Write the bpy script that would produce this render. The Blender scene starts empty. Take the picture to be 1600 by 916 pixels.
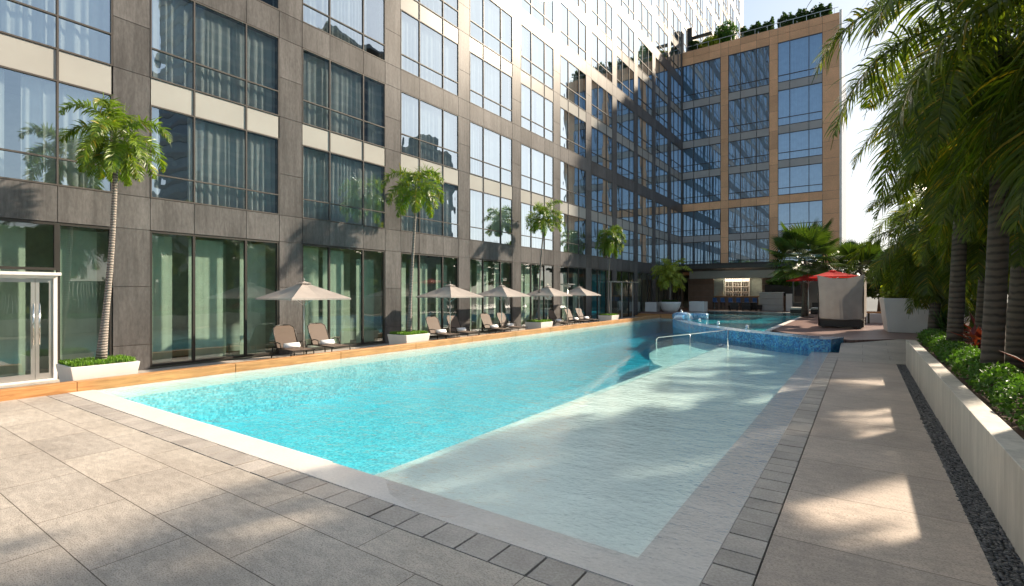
import bpy, bmesh, math, random
import numpy as np
from mathutils import Vector, Matrix
R = math.radians
rnd = random.Random(7)
sc = bpy.context.scene
C = sc.collection

# ------------------------------------------------------------------ camera, sky, sun, exposure
cam_d = bpy.data.cameras.new('camera'); cam = bpy.data.objects.new('camera', cam_d); C.objects.link(cam)
cam.location = (0, 0, 2.3); cam.rotation_euler = (R(90), 0, R(34.5))
cam_d.sensor_width = 36; cam_d.lens = 36 * 797 / 1600; cam_d.shift_y = -0.00125
cam_d.clip_end = 4000; cam_d.clip_start = 0.05
sc.camera = cam
SUN_EL, SUN_AZ = 30.3, 30.2            # azimuth measured from +Y towards +X
w = bpy.data.worlds.new('World'); sc.world = w; w.use_nodes = True
nt = w.node_tree
bg = nt.nodes['Background']
sky = nt.nodes.new('ShaderNodeTexSky'); sky.sky_type = 'NISHITA'; sky.sun_disc = False
sky.sun_elevation = R(SUN_EL); sky.sun_rotation = R(SUN_AZ)
sky.air_density = 1.0; sky.dust_density = 1.0; sky.ozone_density = 1.0
# thin bright haze: the glare round the sun is levelled off so the sky stays pale rather than burnt out
_d = nt.nodes.new('ShaderNodeVectorMath'); _d.operation = 'MULTIPLY_ADD'; _d.inputs[1].default_value = (1 / 6.5,) * 3; _d.inputs[2].default_value = (1, 1, 1)
_q = nt.nodes.new('ShaderNodeVectorMath'); _q.operation = 'DIVIDE'
nt.links.new(sky.outputs[0], _d.inputs[0]); nt.links.new(sky.outputs[0], _q.inputs[0]); nt.links.new(_d.outputs[0], _q.inputs[1])
nt.links.new(_q.outputs[0], bg.inputs[0]); bg.inputs[1].default_value = 0.15
sun_d = bpy.data.lights.new('sun', 'SUN'); sun = bpy.data.objects.new('sun', sun_d); C.objects.link(sun)
sun_d.energy = 4.3; sun_d.angle = R(1.5); sun_d.color = (1, 0.86, 0.68)
sd = Vector((math.sin(R(SUN_AZ)) * math.cos(R(SUN_EL)), math.cos(R(SUN_AZ)) * math.cos(R(SUN_EL)), math.sin(R(SUN_EL))))
sun.rotation_euler = sd.to_track_quat('Z', 'Y').to_euler(); sun.location = (40, 60, 60)
sc.view_settings.view_transform = 'Standard'; sc.view_settings.look = 'None'
sc.view_settings.exposure = 1.2; sc.view_settings.gamma = 1; sc.view_settings.use_curve_mapping = False
cy = sc.cycles
cy.max_bounces = 10; cy.diffuse_bounces = 3; cy.glossy_bounces = 4; cy.transmission_bounces = 4
cy.transparent_max_bounces = 14; cy.caustics_reflective = True; cy.caustics_refractive = False
cy.blur_glossy = 0.3; cy.sample_clamp_indirect = 6; cy.sample_clamp_direct = 0
cy.use_denoising = True
try: cy.denoiser = 'OPENIMAGEDENOISE'
except Exception: pass

# ------------------------------------------------------------------ materials
def new_mat(name):
    m = bpy.data.materials.new(name); m.use_nodes = True
    n = m.node_tree.nodes; l = m.node_tree.links
    return m, n, l, n['Principled BSDF'], n['Material Output']
def ramp(n, stops):
    r = n.new('ShaderNodeValToRGB')
    el = r.color_ramp.elements
    while len(el) < len(stops): el.new(0.5)
    for e, (p, c) in zip(el, stops): e.position = p; e.color = (*c, 1)
    return r
def coords(n, l, scale=(1, 1, 1), rot=(0, 0, 0), kind='Object'):
    t = n.new('ShaderNodeTexCoord'); mp = n.new('ShaderNodeMapping')
    mp.inputs['Scale'].default_value = scale; mp.inputs['Rotation'].default_value = rot
    l.new(t.outputs[kind], mp.inputs[0]); return mp.outputs[0]
def noise(n, l, vec, s, det=4, rough=.55, dist=0):
    t = n.new('ShaderNodeTexNoise'); t.inputs['Scale'].default_value = s; t.inputs['Detail'].default_value = det
    t.inputs['Roughness'].default_value = rough; t.inputs['Distortion'].default_value = dist
    if vec is not None: l.new(vec, t.inputs['Vector'])
    return t.outputs['Fac']
def mixc(n, l, fac, a, b, mode='MIX'):
    m = n.new('ShaderNodeMix'); m.data_type = 'RGBA'; m.blend_type = mode
    for s, v in ((m.inputs[0], fac), (m.inputs[6], a), (m.inputs[7], b)):
        if hasattr(v, 'links'): l.new(v, s)
        elif isinstance(v, (int, float)): s.default_value = v
        else: s.default_value = (*v, 1)
    return m.outputs[2]
def math_(n, l, op, a, b=0.0, clamp=False):
    m = n.new('ShaderNodeMath'); m.operation = op; m.use_clamp = clamp
    for s, v in ((m.inputs[0], a), (m.inputs[1], b)):
        if hasattr(v, 'links'): l.new(v, s)
        else: s.default_value = v
    return m.outputs[0]
def bump(n, l, h, strength, dist=0.01, normal=None):
    b = n.new('ShaderNodeBump'); b.inputs['Strength'].default_value = strength; b.inputs['Distance'].default_value = dist
    l.new(h, b.inputs['Height'])
    if normal is not None: l.new(normal, b.inputs['Normal'])
    return b.outputs[0]
def schlick(n, l, base, power=5.0, normal=None):
    lw = n.new('ShaderNodeLayerWeight'); lw.inputs['Blend'].default_value = .5
    if normal is not None: l.new(normal, lw.inputs['Normal'])
    return math_(n, l, 'ADD', math_(n, l, 'MULTIPLY', math_(n, l, 'POWER', lw.outputs['Facing'], power), 1 - base), base, True)
def simple(name, col, rough=.6, var=.15, scale=3, metal=0, bmp=.1, stretch=(1, 1, 1), island=0, fine=0, spec=.5, matte=None, streak=0):
    m, n, l, p, o = new_mat(name)
    v = coords(n, l, stretch)
    f = noise(n, l, v, scale)
    r = ramp(n, [(.3, tuple(c * (1 - var) for c in col)), (.7, tuple(min(1, c * (1 + var)) for c in col))])
    l.new(f, r.inputs[0]); c = r.outputs[0]
    if fine:
        f2 = noise(n, l, v, scale * 14, 3, .7)
        r2 = ramp(n, [(.35, (1 - fine,) * 3), (.65, (1 + fine * .5,) * 3)]); l.new(f2, r2.inputs[0])
        c = mixc(n, l, 1, c, r2.outputs[0], 'MULTIPLY')
    if streak:      # rain streaks and stains running down the face
        f4 = noise(n, l, coords(n, l, (5, 5, .35)), 1.4, 5, .7)
        r4 = ramp(n, [(.34, (1 - streak,) * 3), (.56, (1.04,) * 3)]); l.new(f4, r4.inputs[0])
        c = mixc(n, l, 1, c, r4.outputs[0], 'MULTIPLY')
    if island:
        g = n.new('ShaderNodeNewGeometry')
        r3 = ramp(n, [(0, (1 - island,) * 3), (1, (1 + island,) * 3)]); l.new(g.outputs['Random Per Island'], r3.inputs[0])
        c = mixc(n, l, 1, c, r3.outputs[0], 'MULTIPLY')
    l.new(c, p.inputs['Base Color']); p.inputs['Roughness'].default_value = rough; p.inputs['Metallic'].default_value = metal
    p.inputs['Specular IOR Level'].default_value = spec
    if bmp: l.new(bump(n, l, noise(n, l, v, scale * 12), bmp, .01), p.inputs['Normal'])
    if matte is not None:      # honed surface: diffuse with a fixed faint sheen
        df = n.new('ShaderNodeBsdfDiffuse'); l.new(c, df.inputs[0]); gs = n.new('ShaderNodeBsdfGlossy'); gs.inputs['Roughness'].default_value = rough
        mx = n.new('ShaderNodeMixShader'); l.new(schlick(n, l, matte, 3.4), mx.inputs[0]); 
        gs.inputs['Color'].default_value = (.3, .29, .28, 1)
        l.new(df.outputs[0], mx.inputs[1]); l.new(gs.outputs[0], mx.inputs[2]); l.new(mx.outputs[0], o.inputs[0])
    return m
def leaf_mat(name, c1, c2, trans=.35, rough=.42, c3=None):
    m, n, l, p, o = new_mat(name)
    g = n.new('ShaderNodeNewGeometry')
    st = [(0, c1), (.8, c2)] if c3 is None else [(0, c1), (.75, c2), (.93, c2), (.97, c3)]
    r = ramp(n, st); l.new(g.outputs['Random Per Island'], r.inputs[0])
    f = noise(n, l, coords(n, l), 1.3)
    r2 = ramp(n, [(.35, (.75,) * 3), (.65, (1.25,) * 3)]); l.new(f, r2.inputs[0])
    c = mixc(n, l, 1, r.outputs[0], r2.outputs[0], 'MULTIPLY')
    l.new(c, p.inputs['Base Color']); p.inputs['Roughness'].default_value = rough; p.inputs['Specular IOR Level'].default_value = .45
    t = n.new('ShaderNodeBsdfTranslucent')
    l.new(mixc(n, l, 1, c, (1.7, 1.8, .6), 'MULTIPLY'), t.inputs[0])
    mx = n.new('ShaderNodeMixShader'); mx.inputs[0].default_value = trans
    l.new(p.outputs[0], mx.inputs[1]); l.new(t.outputs[0], mx.inputs[2]); l.new(mx.outputs[0], o.inputs[0])
    return m

# travertine-like deck slabs (running rows parallel to X, 0.75 m deep)
def deck_mat(name='deck_stone', bw=1.5, rh=.745, tone=(1, 1, 1), shift=0):
    m, n, l, p, o = new_mat(name)
    v = coords(n, l)
    big = noise(n, l, v, .55, 5, .6)
    vs = coords(n, l, (1, 2.4, 1))
    mid = noise(n, l, vs, 5, 6, .72, .4)
    fine = noise(n, l, vs, 42, 3, .75)
    c = ramp(n, [(.30, (.38, .33, .28)), (.72, (.57, .505, .435))]); l.new(big, c.inputs[0])
    c2 = ramp(n, [(.34, (.80,) * 3), (.6, (1.1,) * 3)]); l.new(mid, c2.inputs[0])
    c3 = ramp(n, [(.36, (.50,) * 3), (.52, (1.04,) * 3)]); l.new(fine, c3.inputs[0])
    cc = mixc(n, l, 1, mixc(n, l, 1, c.outputs[0], c2.outputs[0], 'MULTIPLY'), c3.outputs[0], 'MULTIPLY')
    br = n.new('ShaderNodeTexBrick'); bm_ = n.new('ShaderNodeMapping'); bm_.inputs['Location'].default_value = (shift, 0, 0); l.new(coords(n, l), bm_.inputs[0]); l.new(bm_.outputs[0], br.inputs['Vector'])
    br.inputs['Scale'].default_value = 1; br.inputs['Brick Width'].default_value = bw; br.inputs['Row Height'].default_value = rh
    br.inputs['Mortar Size'].default_value = .0045; br.inputs['Mortar Smooth'].default_value = .2; br.offset = .5
    br.inputs['Color1'].default_value = (.90 * tone[0], .90 * tone[1], .90 * tone[2], 1); br.inputs['Color2'].default_value = (1.06 * tone[0], 1.05 * tone[1], 1.03 * tone[2], 1); br.inputs['Mortar'].default_value = (.2, .17, .14, 1)
    cc = mixc(n, l, 1, cc, br.outputs['Color'], 'MULTIPLY')
    l.new(cc, p.inputs['Base Color'])
    rr = ramp(n, [(.3, (.5,) * 3), (.7, (.75,) * 3)]); l.new(mid, rr.inputs[0]); l.new(rr.outputs[0], p.inputs['Roughness'])
    h = math_(n, l, 'ADD', fine, math_(n, l, 'MULTIPLY', mid, 1.2))
    b1 = bump(n, l, h, .45, .006)
    inv = math_(n, l, 'SUBTRACT', 1, br.outputs['Fac'])
    l.new(bump(n, l, inv, .5, .006, b1), p.inputs['Normal'])
    return m
def mosaic_mat(name, cols, size, blot=.4, rough=.3, lo=.8):
    m, n, l, p, o = new_mat(name)
    v = coords(n, l, (1 / size,) * 3)
    fl = n.new('ShaderNodeVectorMath'); fl.operation = 'FLOOR'
    off = n.new('ShaderNodeVectorMath'); off.inputs[1].default_value = (.013, .017, .019); l.new(v, off.inputs[0]); l.new(off.outputs[0], fl.inputs[0])
    wn = n.new('ShaderNodeTexWhiteNoise'); wn.noise_dimensions = '3D'; l.new(fl.outputs[0], wn.inputs['Vector'])
    r = ramp(n, cols); r.color_ramp.interpolation = 'LINEAR'; l.new(wn.outputs['Value'], r.inputs[0])
    f = noise(n, l, coords(n, l), 2.2, 4)
    r2 = ramp(n, [(.3, (lo,) * 3), (.7, (1.1,) * 3)]); l.new(f, r2.inputs[0])
    l.new(mixc(n, l, 1, r.outputs[0], r2.outputs[0], 'MULTIPLY'), p.inputs['Base Color']); p.inputs['Roughness'].default_value = rough
    return m
def glass_mat(name, tint, base=.14, ior=1.6, wob=.02, rough=0.0, refl=(.93, .96, 1)):
    m, n, l, p, o = new_mat(name); n.remove(p)
    tr = n.new('ShaderNodeBsdfTransparent'); tr.inputs[0].default_value = (*tint, 1)
    gl = n.new('ShaderNodeBsdfGlossy'); gl.inputs['Color'].default_value = (*refl, 1); gl.inputs['Roughness'].default_value = rough
    f = schlick(n, l, base, ior)
    nb = bump(n, l, noise(n, l, coords(n, l, (1, .8, .45)), .9, 2, .4), wob, .25)
    l.new(nb, gl.inputs['Normal'])
    mx = n.new('ShaderNodeMixShader'); l.new(f, mx.inputs[0]); l.new(tr.outputs[0], mx.inputs[1]); l.new(gl.outputs[0], mx.inputs[2])
    l.new(mx.outputs[0], o.inputs[0]); return m
def water_mat(name, absorb, dens, s=1.0, strength=.38):
    m, n, l, p, o = new_mat(name); n.remove(p)
    v = coords(n, l, (1, 1.5, 1))
    h1 = noise(n, l, v, 5.5 * s, 3, .55, .3); h2 = noise(n, l, v, 17 * s, 2, .5); h3 = noise(n, l, v, 1.1, 2, .5)
    wv = n.new('ShaderNodeTexWave'); wv.wave_type = 'RINGS'; wv.rings_direction = 'SPHERICAL'; wv.inputs['Scale'].default_value = 1.1
    wv.inputs['Distortion'].default_value = 1.5; wv.inputs['Detail'].default_value = 1
    mp = n.new('ShaderNodeMapping'); mp.inputs['Location'].default_value = (10.5, -15.2, 0); tc = n.new('ShaderNodeTexCoord')
    l.new(tc.outputs['Object'], mp.inputs[0]); l.new(mp.outputs[0], wv.inputs['Vector'])
    dist = n.new('ShaderNodeVectorMath'); dist.operation = 'LENGTH'; l.new(mp.outputs[0], dist.inputs[0])
    fall = ramp(n, [(0, (1, 1, 1)), (1, (0, 0, 0))]); l.new(math_(n, l, 'DIVIDE', dist.outputs['Value'], 6.0, True), fall.inputs[0])
    h = math_(n, l, 'ADD', math_(n, l, 'ADD', h1, math_(n, l, 'MULTIPLY', h2, .5)), math_(n, l, 'MULTIPLY', h3, 1.6))
    h = math_(n, l, 'ADD', h, math_(n, l, 'MULTIPLY', math_(n, l, 'MULTIPLY', wv.outputs['Fac'], fall.outputs[0]), .35))
    nb = bump(n, l, h, strength, .06)
    gl = n.new('ShaderNodeBsdfGlossy'); gl.inputs['Roughness'].default_value = 0.0; l.new(nb, gl.inputs['Normal'])
    rf = n.new('ShaderNodeBsdfRefraction'); rf.inputs['IOR'].default_value = 1.2; rf.inputs['Roughness'].default_value = 0.0; l.new(nb, rf.inputs['Normal'])
    tr = n.new('ShaderNodeBsdfTransparent')
    m1 = n.new('ShaderNodeMixShader'); m1.inputs[0].default_value = .1; l.new(tr.outputs[0], m1.inputs[1]); l.new(rf.outputs[0], m1.inputs[2])
    fr = schlick(n, l, .02, 6.0, nb)
    m2 = n.new('ShaderNodeMixShader'); l.new(fr, m2.inputs[0]); l.new(m1.outputs[0], m2.inputs[1]); l.new(gl.outputs[0], m2.inputs[2])
    l.new(m2.outputs[0], o.inputs[0])
    if dens:
        va = n.new('ShaderNodeVolumeAbsorption'); va.inputs[0].default_value = (*absorb, 1); va.inputs[1].default_value = dens
        l.new(va.outputs[0], o.inputs['Volume'])
    return m
def wood_mat(name, c1, c2, along='Y', plank=None, rough=.5):
    m, n, l, p, o = new_mat(name)
    sc_ = (14, .9, 14) if along == 'Y' else (.9, 14, 14)
    f = noise(n, l, coords(n, l, sc_), 1.6, 6, .65, .6)
    r = ramp(n, [(.3, c1), (.68, c2)]); l.new(f, r.inputs[0]); c = r.outputs[0]
    if plank:
        br = n.new('ShaderNodeTexBrick')
        l.new(coords(n, l, rot=(0, 0, R(90) if along == 'Y' else 0)), br.inputs['Vector'])
        br.inputs['Scale'].default_value = 1; br.inputs['Brick Width'].default_value = 2.4; br.inputs['Row Height'].default_value = plank
        br.inputs['Mortar Size'].default_value = .006; br.inputs['Color1'].default_value = (.8, .8, .8, 1); br.inputs['Color2'].default_value = (1.15, 1.1, 1.1, 1); br.inputs['Mortar'].default_value = (.15, .12, .1, 1)
        c = mixc(n, l, 1, c, br.outputs['Color'], 'MULTIPLY')
    else:
        f2 = noise(n, l, coords(n, l, (1, 1, 1)), .8, 3)
        r2 = ramp(n, [(.3, (.8,) * 3), (.7, (1.15,) * 3)]); l.new(f2, r2.inputs[0]); c = mixc(n, l, 1, c, r2.outputs[0], 'MULTIPLY')
    l.new(c, p.inputs['Base Color']); p.inputs['Roughness'].default_value = rough
    l.new(bump(n, l, f, .25, .004), p.inputs['Normal'])
    return m
def cloth_mat(name, col, trans=.3, rough=.85):
    m, n, l, p, o = new_mat(name)
    f = noise(n, l, coords(n, l), 2.0, 4); r = ramp(n, [(.3, tuple(c * .9 for c in col)), (.7, tuple(min(1, c * 1.08) for c in col))]); l.new(f, r.inputs[0])
    l.new(r.outputs[0], p.inputs['Base Color']); p.inputs['Roughness'].default_value = rough; p.inputs['Specular IOR Level'].default_value = .2
    l.new(bump(n, l, noise(n, l, coords(n, l), 160, 2), .2, .002), p.inputs['Normal'])
    t = n.new('ShaderNodeBsdfTranslucent'); l.new(r.outputs[0], t.inputs[0])
    mx = n.new('ShaderNodeMixShader'); mx.inputs[0].default_value = trans
    l.new(p.outputs[0], mx.inputs[1]); l.new(t.outputs[0], mx.inputs[2]); l.new(mx.outputs[0], o.inputs[0]); return m

M = {}
M['deck'] = deck_mat(); M['walk'] = deck_mat('walkway_stone', 40, 1.345, (.98, .91, .89), 9)
M['ground'] = simple('city_ground', (.10, .10, .09), .9, .3, .05)
M['paver'] = simple('paver_stone', (.40, .355, .315), .7, .14, 3, bmp=.5, fine=.22, island=.14)
M['gap'] = simple('joint_dark', (.03, .028, .025), .9)
M['coping'] = simple('coping_stone', (.68, .63, .58), .55, .06, 2, bmp=.15, fine=.08)
M['shelf'] = simple('shelf_tile', (.92, .905, .84), .5, .05, 1.5, bmp=.1, fine=.06)
M['pooltile'] = mosaic_mat('pool_mosaic_caustics', [(0, (.14, .50, .57)), (.45, (.34, .76, .79)), (.8, (.50, .88, .89)), (1, (.80, .97, .97))], .05, lo=.93)  # spread of tile tones also paints in the water's caustic dapple
M['bluetile'] = mosaic_mat('blue_mosaic', [(0, (.01, .09, .32)), (.35, (.02, .22, .60)), (.7, (.06, .38, .72)), (1, (.16, .55, .70))], .05, lo=.75)
M['water'] = water_mat('pool_water', (.28, .86, .93), .34)
M['water2'] = water_mat('basin_water', (.25, .86, .93), .5, 1.0, .2)
M['curb'] = wood_mat('curb_timber', (.36, .16, .05), (.62, .32, .12))
M['boards'] = wood_mat('terrace_boards', (.17, .10, .085), (.27, .17, .14), 'X', .14, .45)
M['stone'] = simple('facade_granite', (.128, .120, .116), .38, .24, 1.1, bmp=.06, fine=.18, island=.18, stretch=(1, 1, .35), matte=.03, streak=.22)
M['joint'] = simple('facade_joint', (.20, .17, .15), .5, .1, matte=.02)
M['mull'] = simple('dark_aluminium', (.10, .088, .08), .4, .1, matte=.05)
M['cream'] = simple('spandrel_glass', (.41, .395, .36), .25, .05, .8, bmp=0, island=.04, matte=.08)
M['greyspan'] = simple('grey_spandrel', (.36, .33, .31), .25, .06, .8, bmp=0)
M['glass'] = glass_mat('window_glass', (.80, .87, .88), .34, 1.25, .05, 0.0, (.80, .91, 1))
M['glassg'] = glass_mat('ground_glass', (.72, .80, .76), .17, 4.0, .03)
M['glassb'] = glass_mat('blue_glass', (.42, .60, .74), .36, 3.0, .012, 0.0, (.50, .62, .78))
M['curtain'] = cloth_mat('sheer_curtain', (.82, .84, .82), .35)
M['blind'] = cloth_mat('green_blind', (.66, .76, .64), .25)
M['tealblind'] = cloth_mat('teal_blind', (.08, .36, .44), .3)
M['room'] = simple('room_dark', (.42, .48, .43), .9)
M['roomfloor'] = simple('room_floor', (.16, .14, .12), .6)
M['white'] = simple('white_render', (.74, .71, .67), .6, .05, 2, bmp=.08)
M['alum'] = simple('brushed_steel', (.62, .60, .57), .32, .05, metal=.75)
M['steel'] = simple('polished_steel', (.75, .75, .72), .12, .02, metal=1)
M['orange'] = simple('orange_stone', (.78, .41, .21), .5, .10, .7, bmp=.06, fine=.12, island=.12)
M['umb'] = cloth_mat('umbrella_cloth', (.44, .385, .35), .22)
M['redcloth'] = cloth_mat('red_cloth', (.62, .035, .03), .3)
M['greycloth'] = cloth_mat('grey_cloth', (.34, .30, .27), .10)
M['towel'] = simple('towel', (.82, .82, .82), .95, .03, bmp=.4)
M['sling'] = simple('brown_sling', (.125, .085, .062), .7, .1, 40, bmp=.2)
M['darkwicker'] = simple('dark_wicker', (.035, .028, .024), .6, .3, 60, bmp=.5)
M['darkmetal'] = simple('dark_metal', (.04, .035, .03), .45, .1, metal=.3)
M['cushion'] = simple('pale_cushion', (.55, .52, .46), .9, .05)
M['bluefab'] = simple('blue_fabric', (.06, .16, .42), .8, .1)
M['brick'] = simple('brown_stone', (.27, .17, .12), .6, .15, 2, island=.12)
M['fence'] = simple('fence_paint', (.045, .05, .055), .5, .15, 2)
M['soil'] = simple('soil', (.07, .04, .025), 1, .3, 14, bmp=.8)
M['concrete'] = simple('wall_concrete', (.58, .53, .47), .6, .14, 1.6, bmp=.12, fine=.06, stretch=(1, 1, .22), streak=.18)
M['pebble'] = simple('pebbles', (.085, .082, .08), .45, .25, 9, island=.5)
M['leaf_palm'] = leaf_mat('palm_leaf', (.07, .13, .012), (.17, .24, .025), .35, .38, (.34, .27, .04))
M['leaf_big'] = leaf_mat('big_palm_leaf', (.045, .078, .012), (.13, .16, .02), .45, .33, (.32, .22, .03))
M['leaf_hedge'] = leaf_mat('hedge_leaf', (.04, .10, .012), (.10, .21, .03), .25, .5)
M['leaf_dark'] = leaf_mat('dark_leaf', (.02, .05, .012), (.055, .11, .022), .25, .5)
M['leaf_fan'] = leaf_mat('fan_leaf', (.03, .06, .012), (.075, .12, .02), .22, .45)
M['leaf_bar_sunlit'] = leaf_mat('sunlit_bar_palm_leaf', (.16, .20, .02), (.38, .40, .06), .35, .45)  # yellowed leaf colour stands in for sunlight on the shaded bar palm
M['leaf_yel'] = leaf_mat('yellow_leaf', (.16, .22, .02), (.34, .38, .04), .3, .5)
M['leaf_red'] = leaf_mat('red_leaf', (.07, .012, .02), (.20, .035, .03), .25, .35, (.45, .2, .08))
M['grass'] = leaf_mat('tuft_leaf', (.07, .16, .015), (.16, .30, .03), .3, .5)
M['trunk'] = None
def trunk_mat(name, c1, c2, ring=9):
    m, n, l, p, o = new_mat(name)
    wv = n.new('ShaderNodeTexWave'); wv.bands_direction = 'Z'; wv.inputs['Scale'].default_value = ring / 3; wv.inputs['Distortion'].default_value = 3.5; wv.inputs['Detail'].default_value = 3
    l.new(coords(n, l), wv.inputs['Vector'])
    f = noise(n, l, coords(n, l), 9, 4, .7)
    r = ramp(n, [(.15, c1), (.6, c2)]); l.new(math_(n, l, 'ADD', math_(n, l, 'MULTIPLY', wv.outputs['Fac'], .6), math_(n, l, 'MULTIPLY', f, .5)), r.inputs[0])
    l.new(r.outputs[0], p.inputs['Base Color']); p.inputs['Roughness'].default_value = .85
    l.new(bump(n, l, wv.outputs['Fac'], .7, .02), p.inputs['Normal']); return m
M['trunk'] = trunk_mat('palm_trunk', (.07, .055, .045), (.30, .25, .215), 14)
M['trunkbig'] = trunk_mat('big_palm_trunk', (.035, .027, .022), (.12, .09, .07), 7)
M['shaft'] = simple('green_crownshaft', (.20, .26, .05), .4, .2, 4)
M['bark'] = simple('bark', (.10, .07, .05), .9, .3, 6, bmp=.6)

# ------------------------------------------------------------------ mesh helpers
class MB:
    def __init__(s): s.v = []; s.f = []; s.smooth = False
    def add(s, vs, fs):
        k = len(s.v); s.v.extend(vs); s.f.extend([tuple(i + k for i in f) for f in fs]); return s
    def box(s, x0, x1, y0, y1, z0, z1):
        return s.add([(x0, y0, z0), (x1, y0, z0), (x1, y1, z0), (x0, y1, z0), (x0, y0, z1), (x1, y0, z1), (x1, y1, z1), (x0, y1, z1)],
                     [(0, 3, 2, 1), (4, 5, 6, 7), (0, 1, 5, 4), (1, 2, 6, 5), (2, 3, 7, 6), (3, 0, 4, 7)])
    def cbox(s, cx, cy, z0, sx, sy, h, top=1.0, ch=.0):
        a, b = sx / 2, sy / 2
        return s.add([(cx - a, cy - b, z0), (cx + a, cy - b, z0), (cx + a, cy + b, z0), (cx - a, cy + b, z0),
                      (cx - a * top, cy - b * top, z0 + h), (cx + a * top, cy - b * top, z0 + h), (cx + a * top, cy + b * top, z0 + h), (cx - a * top, cy + b * top, z0 + h)],
                     [(0, 3, 2, 1), (4, 5, 6, 7), (0, 1, 5, 4), (1, 2, 6, 5), (2, 3, 7, 6), (3, 0, 4, 7)])
    def poly(s, pts, z):
        return s.add([(x, y, z) for x, y in pts], [tuple(range(len(pts)))])
    def prism(s, pts, z0, z1):
        n = len(pts)
        return s.add([(x, y, z0) for x, y in pts] + [(x, y, z1) for x, y in pts],
                     [tuple(reversed(range(n))), tuple(range(n, 2 * n))] + [(i, (i + 1) % n, n + (i + 1) % n, n + i) for i in range(n)])
    def tube(s, pts, rad, seg=8, cap=True):
        pts = [Vector(p) for p in pts]; n = len(pts); vs = []; fs = []
        rs = rad if isinstance(rad, (list, tuple)) else [rad] * n
        prev = None
        for i, p in enumerate(pts):
            t = (pts[min(i + 1, n - 1)] - pts[max(i - 1, 0)]).normalized()
            a = prev if prev is not None else (Vector((0, 0, 1)) if abs(t.z) < .9 else Vector((1, 0, 0)))
            sx = (a - t * a.dot(t)).normalized(); prev = sx; sy = t.cross(sx)
            for k in range(seg):
                an = 2 * math.pi * k / seg; q = p + (sx * math.cos(an) + sy * math.sin(an)) * rs[i]; vs.append(tuple(q))
        for i in range(n - 1):
            for k in range(seg):
                fs.append((i * seg + k, i * seg + (k + 1) % seg, (i + 1) * seg + (k + 1) % seg, (i + 1) * seg + k))
        if cap: fs.append(tuple(reversed(range(seg)))); fs.append(tuple((n - 1) * seg + k for k in range(seg)))
        return s.add(vs, fs)
    def lathe(s, cx, cy, prof, seg=20):
        vs = []; fs = []; n = len(prof)
        for r, z in prof:
            for k in range(seg):
                a = 2 * math.pi * k / seg; vs.append((cx + r * math.cos(a), cy + r * math.sin(a), z))
        for i in range(n - 1):
            for k in range(seg): fs.append((i * seg + k, i * seg + (k + 1) % seg, (i + 1) * seg + (k + 1) % seg, (i + 1) * seg + k))
        fs.append(tuple(reversed(range(seg)))); fs.append(tuple((n - 1) * seg + k for k in range(seg)))
        return s.add(vs, fs)
    def mesh(s, name, mat):
        me = bpy.data.meshes.new(name); me.from_pydata([tuple(v) for v in s.v], [], s.f); me.update()
        if s.smooth: me.polygons.foreach_set('use_smooth', [True] * len(me.polygons))
        me.materials.append(mat); return me
    def build(s, name, mat, parent=None, world=False, bevel=0):
        o = bpy.data.objects.new(name, s.mesh(name, mat)); C.objects.link(o)
        if parent is not None:
            o.parent = parent
            if world: o.location = -parent.location if parent.parent is None else -(parent.location + parent.parent.location)
        if bevel:
            md = o.modifiers.new('bevel', 'BEVEL'); md.width = bevel; md.segments = 2; md.limit_method = 'ANGLE'
        return o
def inst(mesh, name, loc, parent=None, rz=0, scale=1):
    o = bpy.data.objects.new(name, mesh); C.objects.link(o); o.location = loc; o.rotation_euler = (0, 0, rz); o.scale = (scale,) * 3
    if parent is not None: o.parent = parent
    return o
def tag(o, label=None, cat=None, group=None, kind=None):
    if label: o['label'] = label
    if cat: o['category'] = cat
    if group: o['group'] = group
    if kind: o['kind'] = kind
    return o
def empty(name, loc, label, cat, group=None, rz=0):
    o = bpy.data.objects.new(name, None); C.objects.link(o); o.location = loc; o.rotation_euler = (0, 0, rz)
    o.empty_display_size = .2
    return tag(o, label, cat, group)
def copy_tree(o, parent=None):
    c = o.copy(); C.objects.link(c); c.parent = parent
    for ch in o.children: copy_tree(ch, c)
    return c
def struct(o): o['kind'] = 'structure'; return o

# ------------------------------------------------------------------ ground, decks, pools
XF = -17.4
struct(MB().add([(-1500, -1500, -3), (1500, -1500, -3), (1500, 1500, -3), (-1500, 1500, -3)], [(0, 1, 2, 3)]).build('city_ground', M['ground']))
dk = MB()
dk.poly([(-19.0, -14), (.88, -14), (.88, 3.455), (-14.88, 3.455), (-14.88, 3.83), (-15.0, 3.83), (-15.0, 47), (-19.0, 47)], 0)
wk = MB().poly([(-.70, 3.455), (.88, 3.455), (.88, 20.3), (-.70, 20.3)], 0); struct(wk.build('stone_walkway', M['walk']))
struct(dk.build('stone_deck', M['deck']))
bd = MB(); bd.poly([(.8, -14), (12, -14), (12, 20.3), (.8, 20.3)], -.06); struct(bd.build('bed_base', M['soil']))
rp = MB().add([(-.70, 20.3, 0), (12, 20.3, 0), (12, 25.6, .4), (1.2, 25.6, .4), (-.4, 24.1, .29), (-.70, 24.0, .28)], [(0, 1, 2, 3, 4, 5)])
rp.add([(-.70, 20.3, 0), (-.70, 24.0, .28), (-.70, 24.0, -.2), (-.70, 20.3, -.2)], [(0, 1, 2, 3)])
struct(rp.build('stone_ramp', M['deck']))
wd = MB().prism([(1.2, 25.6), (12, 25.6), (12, 61), (-17.4, 61), (-17.4, 46.6), (-13.6, 46.6), (-12.4, 52.5), (-3.7, 52.5), (-3.7, 28.3), (-2.9, 26.6), (-.8, 24.4), (-.4, 24.1)], .1, .4)
struct(wd.build('timber_terrace', M['boards']))
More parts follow.
